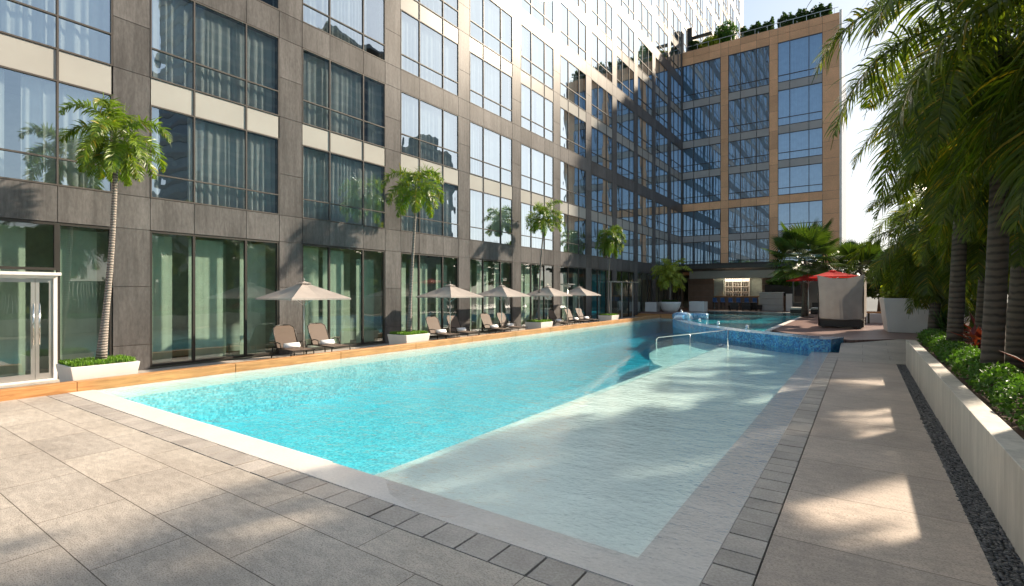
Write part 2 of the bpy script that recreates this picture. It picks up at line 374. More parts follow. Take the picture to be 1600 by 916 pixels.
# timber steps at the far end of the strip
st = MB()
st.box(-17.3, -13.6, 45.2, 45.9, -.1, .13); st.box(-17.3, -13.6, 45.9, 46.6, -.1, .26)
struct(st.build('timber_steps', M['curb']))
# deck-level coping (slightly dished towards the near corner, where the water runs over it)
cp = MB()
cp.add([(-14.88, 3.835, .002), (-5.5, 3.835, .002), (-5.5, 4.30, -.002), (-14.88, 4.30, -.002)], [(0, 1, 2, 3)])
cp.add([(-5.5, 3.835, .002), (-2.6, 3.835, -.012), (-2.6, 4.30, -.02), (-5.5, 4.30, -.002)], [(0, 1, 2, 3)])
cp.add([(-2.6, 3.835, -.012), (-1.06, 3.835, -.022), (-1.62, 4.30, -.028), (-2.6, 4.30, -.02)], [(0, 1, 2, 3)])
cp.add([(-1.06, 3.835, -.022), (-1.06, 23.2, -.022), (-1.62, 23.2, -.028), (-1.62, 4.30, -.028)], [(0, 1, 2, 3)])
cp.box(-1.06, -1.055, 3.83, 23.2, -.1, .0); cp.box(-14.88, -1.055, 3.83, 3.835, -.1, .0)
struct(cp.build('pool_coping', M['coping']))
# paver strip
gp = MB(); gp.poly([(-14.88, 3.455), (-.70, 3.455), (-.70, 23.0), (-1.055, 23.0), (-1.055, 3.83), (-14.88, 3.83)], -.03)
struct(gp.build('paver_bedding', M['gap']))
pv = MB(); x = -14.87; a = .009
while x < -1.2:
    wdt = .385 if x < -13.9 else .382
    z = rnd.uniform(-.004, .003); pv.box(x + a, min(x + wdt, -1.06) - a, 3.462 + a, 3.828 - a, -.05, z); x += wdt
x = -1.06; y = 3.455
while y < 22.8:
    ln = .36 if rnd.random() < .75 else .3
    z = rnd.uniform(-.004, .003); pv.box(x + a, -.70 - a * 1.6, y + a, y + ln - a, -.05, z); y += ln
struct(pv.build('paver_strip', M['paver'], bevel=.004))
# basin of the main pool
WP = [(-1.62, 22.9), (-3.4, 24.25), (-5.4, 25.95), (-8.2, 29.7), (-10.4, 34.0), (-11.9, 39.5), (-12.2, 43.0)]   # foot of the mosaic wall
fl = MB()
fl.poly([(-15, 3.9), (-5.5, 3.9), (-5.5, 30), (-12.2, 45.4), (-15, 45.4)], -1.35)
fl.add([(-14.86, 4.33, -.30), (-14.86, 45.3, -.30), (-14.86, 45.3, -1.4), (-14.86, 4.33, -1.4)], [(0, 1, 2, 3)])
fl.add([(-14.86, 4.33, -.30), (-5.9, 4.33, -.30), (-5.9, 4.33, -1.4), (-14.86, 4.33, -1.4)], [(0, 1, 2, 3)])
fl.add([(-14.86, 45.3, -.3), (-12, 45.3, -.3), (-12, 45.3, -1.4), (-14.86, 45.3, -1.4)], [(0, 1, 2, 3)])
SH = [(-5.93, 4.30), (-5.93, 18.2), (-6.5, 18.9), (-7.1, 20.2), (-7.7, 21.8), (-8.0, 23.6), (-7.9, 25.6), (-7.2, 28.0)]
n0 = len(SH)
fl.add([(x, y, -.46) for x, y in SH] + [(x, y, -1.4) for x, y in SH], [(i, i + 1, n0 + i + 1, n0 + i) for i in range(n0 - 1)])
struct(fl.build('pool_floor', M['pooltile']))
sh = MB()
sh.poly([(-1.62, 4.30), (-1.62, 23.2), (-3.4, 24.3), (-5.3, 25.9), (-5.35, 4.30)], -.22)
inner = [(-5.35, 4.30), (-5.35, 18.6), (-5.35, 20.3), (-5.35, 22), (-5.35, 23.6), (-5.35, 25.9)]
sh.poly([(-5.93, 4.30), (-5.35, 4.30), (-5.35, 26.3), (-7.2, 28.0), (-7.9, 25.6), (-8.0, 23.6), (-7.7, 21.8), (-7.1, 20.2), (-6.5, 18.9), (-5.93, 18.2)], -.40)
sh.add([(-5.35, 4.30, -.22), (-5.35, 26.2, -.22), (-5.35, 26.2, -.5), (-5.35, 4.30, -.5)], [(0, 1, 2, 3)])
sh.add([(x, y, -.40) for x, y in SH] + [(x, y, -.46) for x, y in SH], [(i, i + 1, n0 + i + 1, n0 + i) for i in range(n0 - 1)])
sh.box(-14.87, -14.861, 4.33, 45.3, -.30, -.02); sh.box(-14.86, -5.93, 4.305, 4.33, -.30, -.006)
sh.add([(-1.62, 4.30, -.035), (-1.62, 23.2, -.035), (-1.62, 23.2, -.25), (-1.62, 4.30, -.25)], [(0, 1, 2, 3)])
sh.add([(-5.93, 4.30, -.03), (-1.62, 4.30, -.035), (-1.62, 4.30, -.45), (-5.93, 4.30, -.45)], [(0, 1, 2, 3)])
sh.box(-14.86, -12.0, 44.4, 45.3, -.3, -.12)
struct(sh.build('pool_shelf', M['shelf']))
wt = MB()
wt.prism([(-14.88, 3.83 + .006), (-1.062, 3.836), (-1.062, 22.95)] + WP + [(-12.2, 45.25), (-14.88, 45.25)], -1.5, -.006)
struct(wt.build('pool_water', M['water']))
# raised far basin behind the mosaic wall
ub = MB(); ub.poly([(-3.7, 28.0), (-3.7, 52.5), (-12.6, 52.5), (-13.5, 46.6), (-12.0, 43), (-11.6, 39), (-10.1, 33.8), (-8, 29.3), (-5.2, 26)], -.05)
struct(ub.build('far_basin_floor', M['shelf']))
uw = MB(); uw.prism([(-3.95, 28.2), (-3.95, 52.3), (-12.5, 52.3), (-13.5, 46.6), (-11.98, 42.8), (-11.6, 39.3), (-10.15, 33.9), (-8.0, 29.4), (-5.2, 25.85), (-4.3, 25.2)], -.08, .405)
struct(uw.build('far_basin_water', M['water2']))
uc = MB(); uc.box(-3.95, -3.7, 27.5, 52.55, .2, .414); uc.box(-12.5, -3.95, 52.3, 52.6, .2, .414); struct(uc.build('far_basin_coping', M['coping']))
for (x0, x1, y0, y1) in ((-11.5, -9.2, 40, 44), (-9.0, -6.6, 38, 40), (-7.2, -4.6, 33.5, 36)):
    pass
# mosaic wall: one thing with a rounded curling end
mw = empty('mosaic_wall', (-3.4, 24.4, 0), 'low curved blue mosaic wall dividing the long pool from the far basin', 'pool wall')
path = [(-.62, 24.3), (-1.0, 22.93), (-1.65, 22.93)] + WP[1:] + [(-12.1, 44.0)]
inn = [(-.62, 24.35), (-.95, 24.35), (-1.95, 24.35), (-3.15, 25.4), (-5.05, 27.0), (-7.8, 30.4), (-9.9, 34.5), (-11.4, 39.7), (-11.75, 43.0), (-11.7, 44.0)]
ml = MB(); np_ = len(path)
vs = [(x, y, -1.4) for x, y in path] + [(x, y, .46) for x, y in path] + [(x, y, .46) for x, y in inn] + [(x, y, -.2) for x, y in inn]
fs = []
for i in range(np_ - 1):
    for r_ in range(3): fs.append((r_ * np_ + i, r_ * np_ + i + 1, (r_ + 1) * np_ + i + 1, (r_ + 1) * np_ + i))
for i in (0, np_ - 1): fs.append((i, np_ + i, 2 * np_ + i, 3 * np_ + i))
ml.add(vs, fs); ml.build('wall_body', M['bluetile'], mw, True)
ml = MB()
path2 = [(x + .01, y - .012) for x, y in path]; inn2 = [(x, y) for x, y in inn]
vs = [(x, y, .463) for x, y in path2] + [(x, y, .485) for x, y in path2] + [(x, y, .485) for x, y in inn2] + [(x, y, .463) for x, y in inn2]
fs = []
for i in range(np_ - 1):
    for r_ in range(4): fs.append((r_ * np_ + i, r_ * np_ + i + 1, ((r_ + 1) % 4) * np_ + i + 1, ((r_ + 1) % 4) * np_ + i))
for i in (0, np_ - 1): fs.append((i, np_ + i, 2 * np_ + i, 3 * np_ + i))
ml.add(vs, fs)
M['walltop'] = mosaic_mat('pale_blue_mosaic', [(0, (.10, .25, .5)), (.5, (.22, .42, .62)), (1, (.5, .62, .72))], .05, rough=.12)
ml.build('wall_capping', M['walltop'], mw, True)
ml = MB(); ml.smooth = True
ml.lathe(-11.9, 41.2, [(.7, .2), (.75, .42), (.65, .58), (.4, .66), (.01, .68)], 20)
ml.box(-11.2, -10.2, 41.9, 42.7, .2, .56)
ml.build('wall_end_drum', M['walltop'], mw, True)
jets = [(-4.7, 27.3), (-6.6, 29.8), (-8.2, 32.1), (-9.4, 34.8), (-10.9, 39.6), (-11.9, 41.1), (-11.2, 40.4)]
desc = ['closest to the handrail', 'second along from the handrail', 'third along from the handrail', 'halfway to the curled wall end', 'just before the curled wall end', 'on top of the curled wall end', 'on the curled end\'s near rim']
for (x, y), d in zip(jets, desc):
    j = empty('water_jet', (x, y, .485), 'small round water spout with a white glint blob on the mosaic wall, ' + d, 'water spout', 'water spouts on the mosaic wall')
    if d.startswith('on top'): j.location.z = .68
    b = MB(); b.smooth = True; b.lathe(0, 0, [(.10, 0), (.10, .03), (.05, .05)], 12); b.build('nozzle', M['steel'], j)
    b = MB(); b.smooth = True; b.lathe(0, 0, [(.03, .04), (.06, .07), (.08, .11), (.065, .15), (.03, .18), (.01, .19)], 12); b.build('glint_blob', M['towel'], j)  # white blob shaped as the bright glint over the spout
# timber curb
cb = MB(); y = -14
ks = []
while y < 45:
    ln = 3.6; ks.append(y); cb.box(-15.16, -14.885, y + .004, min(y + ln, 45.1) - .004, -.12, .225); y += ln
o = cb.build('timber_curb', M['curb'], bevel=.012); tag(o, 'long honey coloured timber curb along the hotel side of the pool', 'curb')
# ramp edge etc: handrail in the shelf
hr = empty('pool_handrail', (-4.7, 23, -.2), 'stainless steel handrail descending into the pool over the rounded step', 'handrail')
b = MB(); b.smooth = True; b.tube([(-4.7, 23, -.25), (-4.7, 23, .66), (-4.74, 23.0, .69), (-6.3, 23.1, .43), (-7.75, 23.2, .20), (-7.85, 23.2, .12), (-7.85, 23.2, -.45)], .024, 8)
b.build('rail', M['steel'], hr, True)
b = MB(); b.smooth = True; b.tube([(-6.3, 23.1, -.42), (-6.3, 23.1, .43)], .02, 8); b.build('post', M['steel'], hr, True)

# ------------------------------------------------------------------ right side: pebbles, planter wall, bed
pw = MB(); pw.box(1.12, 1.36, -14, 20.25, -.1, .79)
o = pw.build('planter_wall', M['concrete'], bevel=.008); tag(o, 'long pale concrete retaining wall of the raised planting bed', 'retaining wall')
pw = MB(); pw.add([(1.36, -14, .70), (9, -14, .70), (9, 20.2, .70), (1.36, 20.2, .70)], [(0, 1, 2, 3)]); pw.add([(1.36, 20.2, .70), (9, 20.2, .70), (9, 20.2, -.1), (1.36, 20.2, -.1)], [(0, 1, 2, 3)])
pw.add([(1.5, 20.2, .70), (9, 20.2, .70), (9, 34, .60), (3.4, 34, .60)], [(0, 1, 2, 3)])
pw.add([(1.5, 20.2, .70), (3.4, 34, .60), (3.4, 34, 0), (1.5, 20.2, 0)], [(0, 1, 2, 3)])
struct(pw.build('bed_soil', M['soil']))
pg = MB(); pg.poly([(.88, -14), (1.12, -14), (1.12, 20.2), (.88, 20.2)], -.035); struct(pg.build('pebble_channel', M['gap']))
bmx = bmesh.new(); bmesh.ops.create_icosphere(bmx, subdivisions=1, radius=1)
iv = np.array([v.co[:] for v in bmx.verts]); ifc = [tuple(v.index for v in f.verts) for f in bmx.faces]; bmx.free()
pb = MB(); pb.smooth = True
nr = np.random.default_rng(3)
y = 3.0
while y < 20.15:
    rowsz = .034 if y < 10 else .05
    xx = .895
    while xx < 1.11:
        for lay in range(2 if y < 12 else 1):
            s_ = nr.uniform(.7, 1.25) * rowsz * .62
            S = iv * np.array([s_ * nr.uniform(.9, 1.5), s_, s_ * .6]); an = nr.uniform(0, 3.14); tl = nr.uniform(-.4, .4)
            ca, sa = math.cos(an), math.sin(an); ct, stt = math.cos(tl), math.sin(tl)
            X_ = S[:, 0] * ct - S[:, 2] * stt; Z_ = S[:, 0] * stt + S[:, 2] * ct; Y_ = S[:, 1]
            P = np.stack([X_ * ca - Y_ * sa + xx + nr.uniform(-.012, .012), X_ * sa + Y_ * ca + y + nr.uniform(-.015, .015), Z_ - .024 + lay * .017 + nr.uniform(-.003, .006)], 1)
            pb.add([tuple(p) for p in P], ifc)
        xx += rowsz * 1.05
    y += rowsz
o = pb.build('pebbles', M['pebble']); tag(o, 'dark grey river pebbles filling the drain strip beside the planter wall', 'pebbles', kind='stuff')

# ------------------------------------------------------------------ hotel tower facade
NB = 18; Y0 = 6.39; PIT = 4.975; GW = 4.05; MU = (1.21, 2.86); PER = 7.39; ZB = 5.08; NP = 8
hotel = empty('hotel_tower', (XF, 40, 0), 'tall grey stone and glass hotel tower along the left side of the pool', 'hotel')
bays = list(range(-4, NB))
ztop = ZB + PER * NP
YA = Y0 + bays[0] * PIT - .92; YB = Y0 + (NB - 1) * PIT + GW + 2.8
wall = MB(); g = .009
def panel(y0, y1, z0, z1, X=XF): wall.box(X - .05, X, y0 + g, y1 - g, z0 + g, z1 - g)
bandz = [(4.12, 5.08)] + [(ZB + PER * (i + 1) - .96, ZB + PER * (i + 1)) for i in range(NP)]
rows = [(0, .75), (.75, 2.45), (2.45, 4.12), (4.12, 5.08)]
for i in range(NP):
    z = ZB + PER * i; rows += [(z, z + 1.5), (z + 1.5, z + 3.57), (z + 3.57, z + 5.0), (z + 5.0, z + PER - .96), (z + PER - .96, z + PER)]
for k in bays + [NB]:
    y1 = Y0 + k * PIT; y0 = y1 - .925 + .005
    if k == NB: y1 = YB
    for z0, z1 in rows: panel(y0, y1, z0, z1)
    if k == NB: continue
    for z0, z1 in bandz:
        for a_, b_ in ((0, MU[0]), (MU[0], MU[1]), (MU[1], GW)): panel(y1 + a_, y1 + b_, z0, z1)
wall.build('stone_cladding', M['stone'], hotel, True)
bk = MB()
for k in bays + [NB]:                      # pale backing seen in the joints, only behind the stone
    y1 = Y0 + k * PIT
    bk.box(XF - .30, XF - .0175, y1 - .91, (YB - .01) if k == NB else y1 - .01, .01, ztop - .01)
    if k < NB:
        for z0, z1 in bandz: bk.box(XF - .30, XF - .0175, y1 - .009, y1 + GW + .009, z0 + .01, z1 - .01)
bk.build('cladding_backing', M['joint'], hotel, True)
# body of the tower behind
bd = MB(); bd.box(-38, XF - 2.6, YA, YB, 0, ztop); bd.build('tower_core', M['room'], hotel, True)
bd = MB()
for z0, z1 in bandz: bd.box(XF - 2.6, XF - .30, YA, YB, z0 + .2, z1 - .1)
for i in range(NP): bd.box(XF - 2.6, XF - .30, YA, YB, ZB + PER * i + 2.85, ZB + PER * i + 3.5)
bd.box(XF - 2.6, XF - .08, YA, YB, -.2, .02)
for k in bays + [NB]:
    yc = Y0 + k * PIT - .46
    bd.box(XF - 2.6, XF - .31, yc - .08, yc + .08, 4.2, ztop - .2)
bd.box(XF - 2.6, XF - .06, YB - .12, YB - .02, 0, ztop); bd.box(XF - 2.6, XF - .06, YA + .02, YA + .12, 0, ztop)
bd.build('floor_slab', M['roomfloor'], hotel, True)
bd = MB(); bd.box(-38, XF, YA, YB, ztop, ztop + .8); bd.build('roof', M['stone'], hotel, True)

def curtain_mesh(wid, h, seed, gap=None, step=.028):
    r = random.Random(seed); b = MB(); b.smooth = True
    spans = [(0.02, wid - .02)] if gap is None else [(0.02, gap[0]), (gap[1], wid - .02)]
    for s0, s1 in spans:
        n = int((s1 - s0) / step); u = s0; ph = r.uniform(0, 6); prof = []
        for i in range(n + 1):
            if i % 6 == 0: per_ = r.uniform(.11, .42); amp_ = r.uniform(.4, 1.6)
            ph += step * (2 * math.pi / per_)
            prof.append((s0 + (s1 - s0) * i / n, math.sin(ph) * .042 * amp_ + r.uniform(-.006, .006)))
        rowsz = [0.03, h * .5, h - .12, h - .03]; am = [1.25, 1, .55, .25]
        vs = [(-.24 + d * a_, y, z) for z, a_ in zip(rowsz, am) for y, d in prof]
        m_ = n + 1
        b.add(vs, [(q * m_ + i, q * m_ + i + 1, (q + 1) * m_ + i + 1, (q + 1) * m_ + i) for q in range(3) for i in range(n)])
    return b
def frame_mb(wid, h, tr, xs=(), fw=.042, dep=.09, px=.012):
    b = MB(); X0, X1 = -dep, px
    b.box(X0, X1, 0, fw * .8, 0, h); b.box(X0, X1, wid - fw * .8, wid, 0, h)
    b.box(X0, X1 - .001, fw * .8, wid - fw * .8, 0, fw); b.box(X0, X1 - .001, fw * .8, wid - fw * .8, h - fw, h)
    for x in xs: b.box(X0, X1 + .002, x - fw / 2, x + fw / 2, fw, h - fw)
    for t in tr: b.box(X0, X1 - .003, fw * .8, wid - fw * .8, t - fw / 2, t + fw / 2)
    return b
H1, H2 = 2.77, 2.85
FR = {1: frame_mb(GW, H1, (.72,), MU).mesh('window_frame', M['mull']), 2: frame_mb(GW, H2, (.89,), MU).mesh('window_frame', M['mull'])}
def panes(wid, h, xs, x=-.035):
    b = MB(); e = [0.0] + list(xs) + [wid]
    for a_, b_ in zip(e[:-1], e[1:]): b.add([(x, a_ + .02, .02), (x, b_ - .02, .02), (x, b_ - .02, h - .02), (x, a_ + .02, h - .02)], [(0, 1, 2, 3)])
    return b
GLS = {1: panes(GW, H1, MU).mesh('glass', M['glass']), 2: panes(GW, H2, MU).mesh('glass', M['glass'])}
GAPS = [None, (1.1, 1.5), None, (2.9, 3.3), (1.9, 2.2), None, (.3, 1.1), (1.4, 2.7), (3.2, 3.9), None]
CUR = [curtain_mesh(GW, H2 if i % 2 else H1, 10 + i, GAPS[i]).mesh('curtain', M['curtain']) for i in range(10)]
SP = MB()
for a_, b_ in ((0, MU[0]), (MU[0], MU[1]), (MU[1], GW)): SP.box(-.10, -.02, a_ + .024, b_ - .024, .01, .79)
SPm = SP.mesh('spandrel', M['cream'])
SPF = MB()
for x in MU: SPF.box(-.09, .013, x - .025, x + .025, 0, .80)
def size_in_view(y, z, wy=GW, h=2.8):
    c, s = math.cos(R(34.5)), math.sin(R(34.5))
    def pr(Y, Z):
        f = -XF * s + Y * c
        if f < .5: return None
        return 800 + 797 * (XF * c + Y * s) / f, 456 - 797 * (Z - 2.3) / f
    ps = [pr(yy, zz) for yy in (y, y + wy) for zz in (z, z + h)]
    if any(p is None for p in ps): return -1
    x0, x1 = sorted((ps[0][0], ps[2][0])); y0 = min(p[1] for p in ps); y1 = max(p[1] for p in ps)
    vx = max(0, min(x1, 1600) - max(x0, 0)); vy = max(0, min(y1, 916) - max(y0, 0))
    return vx * vy
units = []
for k in bays:
    for i in range(NP):
        z = ZB + PER * i
        units.append((size_in_view(Y0 + k * PIT, z), k, 1, z)); units.append((size_in_view(Y0 + k * PIT, z + 3.57), k, 2, z + 3.57))
units.sort(reverse=True)
near, rest = units[:100], units[100:]
B0 = Vector((XF, 40, 0))
for i, (a_, k, t, z) in enumerate(near):
    loc = Vector((XF, Y0 + k * PIT, z)) - B0
    f = inst(FR[t], 'window', loc, hotel)
    inst(GLS[t], 'glass', (0, 0, 0), f)
    c_ = [q for q in range(10) if (q % 2 == 0) == (t == 1)][rnd.randrange(5)]
    inst(CUR[c_], 'curtain', (0, 0, 0), f)
def join_meshes(items, name, mat, parent):
    vs = []; fs = []; off = 0
    for me, loc in items:
        n = len(me.vertices); a_ = np.empty(n * 3); me.vertices.foreach_get('co', a_); a_ = a_.reshape(-1, 3) + np.array(loc)
        vs.append(a_); fs.extend([tuple(v + off for v in p.vertices) for p in me.polygons]); off += n
    m2 = bpy.data.meshes.new(name); m2.from_pydata(np.concatenate(vs).tolist(), [], fs); m2.materials.append(mat)
    o = bpy.data.objects.new(name, m2); C.objects.link(o); o.parent = parent; return o
L = lambda k, z: tuple(Vector((XF, Y0 + k * PIT, z)) - B0)
FARC = [curtain_mesh(GW, H1, 33, None, .09).mesh('curtain', M['curtain']), curtain_mesh(GW, H2, 34, (1.3, 1.6), .09).mesh('curtain', M['curtain'])]
o = join_meshes([(FR[t], L(k, z)) for a_, k, t, z in rest], 'windows', M['mull'], hotel); o['kind'] = 'stuff'
q = join_meshes([(GLS[t], L(k, z)) for a_, k, t, z in rest], 'glass', M['glass'], o)
q = join_meshes([(FARC[t - 1], L(k, z)) for a_, k, t, z in rest], 'curtains', M['curtain'], o)
spl = sorted([(size_in_view(Y0 + k * PIT, ZB + PER * i + 2.77, GW, .8), k, ZB + PER * i + 2.77) for k in bays for i in range(NP)], reverse=True)
for a_, k, z in spl[:70]: inst(SPm, 'spandrel_panel', L(k, z), hotel)
o = join_meshes([(SPm, L(k, z)) for a_, k, z in spl[70:]], 'spandrel_panels', M['cream'], hotel); o['kind'] = 'stuff'
spf = SPF.mesh('spandrel_mullions', M['mull'])
join_meshes([(spf, L(k, z)) for a_, k, z in spl], 'spandrel_mullions', M['mull'], hotel)

# ground floor shop windows
GZ0, GZ1 = .06, 4.12
gfr = frame_mb(GW, GZ1 - GZ0, (), MU, .07, .12, -.02).mesh('shop_window_frame', M['darkmetal'])
ggl = panes(GW, GZ1 - GZ0, MU, -.07).mesh('glass', M['glassg'])
def blind_mb(seed, full=False):
    r = random.Random(seed); b = MB(); e = [0.0, MU[0], MU[1], GW]
    for a_, c_ in zip(e[:-1], e[1:]):
        f0 = .06; f1 = (c_ - a_) * (1 - .07 if full else r.uniform(.62, .9))
        n = max(2, int((f1 - f0) / .06)); zt = GZ1 - GZ0 - r.choice((.1, .12, .42))
        pts = [(a_ + f0 + (f1 - f0) * i / n, -.55 + .003 * math.sin(i * 1.7)) for i in range(n + 1)]
        b.add([(x, y, .05) for y, x in pts] + [(x, y, zt) for y, x in pts], [(i, i + 1, n + 2 + i, n + 1 + i) for i in range(n)])
    return b
bls = [blind_mb(s_).mesh('blind', M['blind']) for s_ in (1, 2, 3)]
tbl = blind_mb(9, True).mesh('blind', M['tealblind'])
for k in bays:
    if k == -1 or k > 10: continue
    if k >= 7: 
        f = inst(gfr, 'shop_window', L(k, GZ0), hotel); inst(ggl, 'glass', (0, 0, 0), f); continue
    f = inst(gfr, 'shop_window', L(k, GZ0), hotel); inst(ggl, 'glass', (0, 0, 0), f)
    inst(tbl if k == 6 else bls[k % 3], 'blind', (0, 0, 0), f)
# entrance bay (k = -1): fixed side panes, transom and white framed doors
yb = Y0 - PIT
sb = MB(); e = [(0, MU[0], 0), (MU[1], GW, 0), (MU[0], MU[1], 2.80)]
fr = MB()
for a_, b_, z in e:
    fr.box(XF - .14, XF - .02, yb + a_, yb + a_ + .06, z + .06, 4.12); fr.box(XF - .14, XF - .02, yb + b_ - .06, yb + b_, z + .06, 4.12)
    fr.box(XF - .14, XF - .021, yb + a_ + .06, yb + b_ - .06, 4.05, 4.12); fr.box(XF - .14, XF - .021, yb + a_ + .06, yb + b_ - .06, z + .06, z + .13)
fo = fr.build('shop_window', M['darkmetal'], hotel, True)
gg = MB()
for a_, b_, z in e: gg.add([(XF - .07, yb + a_ + .03, z + .08), (XF - .07, yb + b_ - .03, z + .08), (XF - .07, yb + b_ - .03, 4.1), (XF - .07, yb + a_ + .03, 4.1)], [(0, 1, 2, 3)])
q = gg.build('glass', M['glassg'], fo); q.location = (-XF, -40, 0); q.location = (0, 0, 0); q.location = Vector((0, 0, 0))
q.matrix_parent_inverse = Matrix.Identity(4)
q = inst(bls[0], 'blind', Vector((XF, yb, GZ0)), fo)
d0, d1, dm = yb + MU[0], yb + MU[1], 3.83
dr = MB()
dr.box(XF - .10, XF + .03, d0, d0 + .07, 0, 2.72); dr.box(XF - .10, XF + .03, d1 - .09, d1 - .01, 0, 2.72)
dr.box(XF - .10, XF + .03, d0 + .07, d1 - .09, 2.64, 2.72); dr.box(XF - .12, XF + .16, d0 - .35, d1 + .04, 2.72, 2.80); dr.box(XF - .1, XF + .05, d0 + .07, d1 - .09, 0, .05)
do = dr.build('entrance_door', M['white'], hotel, True, .004)
for (a_, b_, nm) in ((d0 + .075, dm, 'door_leaf'), (dm + .01, d1 - .095, 'door_leaf')):
    b = MB(); b.box(XF - .06, XF + .0, a_, a_ + .075, .06, 2.63); b.box(XF - .06, XF, b_ - .075, b_, .06, 2.63)
    b.box(XF - .06, XF - .001, a_ + .075, b_ - .075, .06, .20); b.box(XF - .06, XF - .001, a_ + .075, b_ - .075, 2.54, 2.63)
    o = b.build(nm, M['alum'], do)
    b = MB(); b.add([(XF - .035, a_ + .05, .1), (XF - .035, b_ - .05, .1), (XF - .035, b_ - .05, 2.6), (XF - .035, a_ + .05, 2.6)], [(0, 1, 2, 3)]); b.build('door_glass', M['glassg'], do)
for yh in (dm - .045, dm + .07):
    b = MB(); b.smooth = True; b.tube([(XF + .09, yh, .95), (XF + .09, yh, 2.0)], .02, 10); b.tube([(XF - .01, yh, 1.25), (XF + .09, yh, 1.25)], .012, 8); b.tube([(XF - .01, yh, 1.72), (XF + .09, yh, 1.72)], .012, 8)
    b.build('door_handle', M['steel'], do)
# some life inside the ground floor rooms: pale furniture and columns
bd = MB()
for y in (1.5, 8.6, 14, 18.7, 23.9, 28.8): bd.box(XF - 1.9, XF - 1.5, y, y + .7, .02, 4.0)
bd.build('interior_column', M['blind'], hotel, True)

# ------------------------------------------------------------------ orange stone wing
YO = 60.6
wing = empty('orange_wing', (-9.5, YO, .4), 'orange stone hotel wing with blue windows and planted roof at the far end', 'building')
gx = [(-17.4, -13.16, (1.29, 3.0)), (-12.35, -8.23, (1.26, 2.87)), (-7.4, -3.36, (1.11, 2.85))]
gz = [(24.45, 28.7, .73), (19.84, 23.63, .84), (16.2, 19.04, .79), (12.51, 15.42, .74), (8.73, 11.64, .70), (5.2, 8.03, .6)]
ow = MB(); g2 = .012
def opan(x0, x1, z0, z1): ow.box(x0 + g2, x1 - g2, YO, YO + .06, z0 + g2, z1 - g2)
zl = [5.2, 6.6, 8.38, 10.2, 11.64, 12.51, 14.0, 15.8, 17.5, 19.4, 21.5, 23.2, 24.9, 27.0, 28.7]
for x0, x1 in ((-13.16, -12.35), (-8.23, -7.4), (-3.36, -1.9)):
    zz = [4.2] + zl
    for a_, b_ in zip(zz[:-1], zz[1:]): opan(x0, x1, a_, b_)
xl = [-17.4, -16.11, -14.4, -13.16, -12.35, -11.09, -9.48, -8.23, -7.4, -6.29, -4.55, -3.36, -1.9]
for z0, z1 in ((28.7, 29.55), (29.55, 30.3)):
    for a_, b_ in zip(xl[:-1], xl[1:]): opan(a_, b_, z0, z1)
for x0, x1, mu in gx:
    e = [x0, x0 + mu[0], x0 + mu[1], x1]
    for a_, b_ in zip(e[:-1], e[1:]): opan(a_, b_, 11.64, 12.51); opan(a_, b_, 4.2, 5.2)
ow.build('stone_cladding', M['orange'], wing, True)
ob = MB(); 
for x0, x1 in ((-13.15, -12.36), (-8.22, -7.41), (-3.35, -1.92)): ob.box(x0, x1, YO + .03, YO + .4, .4, 30.2)
ob.box(-17.35, -1.95, YO + .03, YO + .4, 28.75, 30.25)
ob.box(-17.35, -3.4, YO + .031, YO + .4, 11.66, 12.49); ob.box(-17.35, -3.4, YO + .031, YO + .4, 4.22, 5.18)
ob.build('cladding_backing', M['mull'], wing, True)
ob = MB(); ob.box(-1.9, -1.7, YO - .05, YO + .35, .4, 30.5); ob.build('corner_strip', M['white'], wing, True)
ob = MB(); ob.box(-17.3, -1.95, YO + 2.4, 86, .4, 30.0); ob.box(-3.3, -1.9, YO + .5, 86, .4, 30.1)
ob.build('wing_body', M['greyspan'], wing, True)
ob = MB(); ob.box(-17.3, -1.92, YO + .4, 86, 30.0, 30.28); ob.build('roof', M['greyspan'], wing, True)
ob = MB()
for z0, z1, t in gz: ob.box(-17.3, -3.3, YO + .4, YO + 2.4, z1 + .05, z1 + .6)
ob.build('floor_slab', M['roomfloor'], wing, True)
for x0, x1, mu in gx:
    e = [0] + list(mu) + [x1 - x0]; wd_ = x1 - x0
    for gi, (z0, z1, t) in enumerate(gz):
        b = MB(); h = z1 - z0; fw = .06
        for q in e: b.box(x0 + max(0, q - fw / 2), x0 + min(wd_, q + fw / 2), YO - .02, YO + .09, z0 + fw, z1 - fw)
        for q in (fw / 2, t, h - fw / 2): b.box(x0, x1, YO - .022, YO + .088, z0 + q - fw / 2, z0 + q + fw / 2)
        f = b.build('window', M['mull'], wing, True)
        b = MB(); b.add([(x0, YO + .04, z0), (x1, YO + .04, z0), (x1, YO + .04, z1), (x0, YO + .04, z1)], [(0, 1, 2, 3)])
        b.build('glass', M['glassb'], f)
        b = curtain_mesh(wd_, h, 50 + gi, None, .07)
        b.v = [(x0 + y, YO + .04 - x, z0 + z) for x, y, z in b.v]
        b.build('curtain', M['curtain'], f)
    for z0, z1 in [(8.03, 8.73), (15.42, 16.2), (19.04, 19.84), (23.63, 24.45)]:
        b = MB()
        for a_, b_ in zip(e[:-1], e[1:]): b.box(x0 + a_ + .03, x0 + b_ - .03, YO, YO + .08, z0 + .01, z1 - .01)
        b.build('spandrel_panel', M['greyspan'], wing, True)

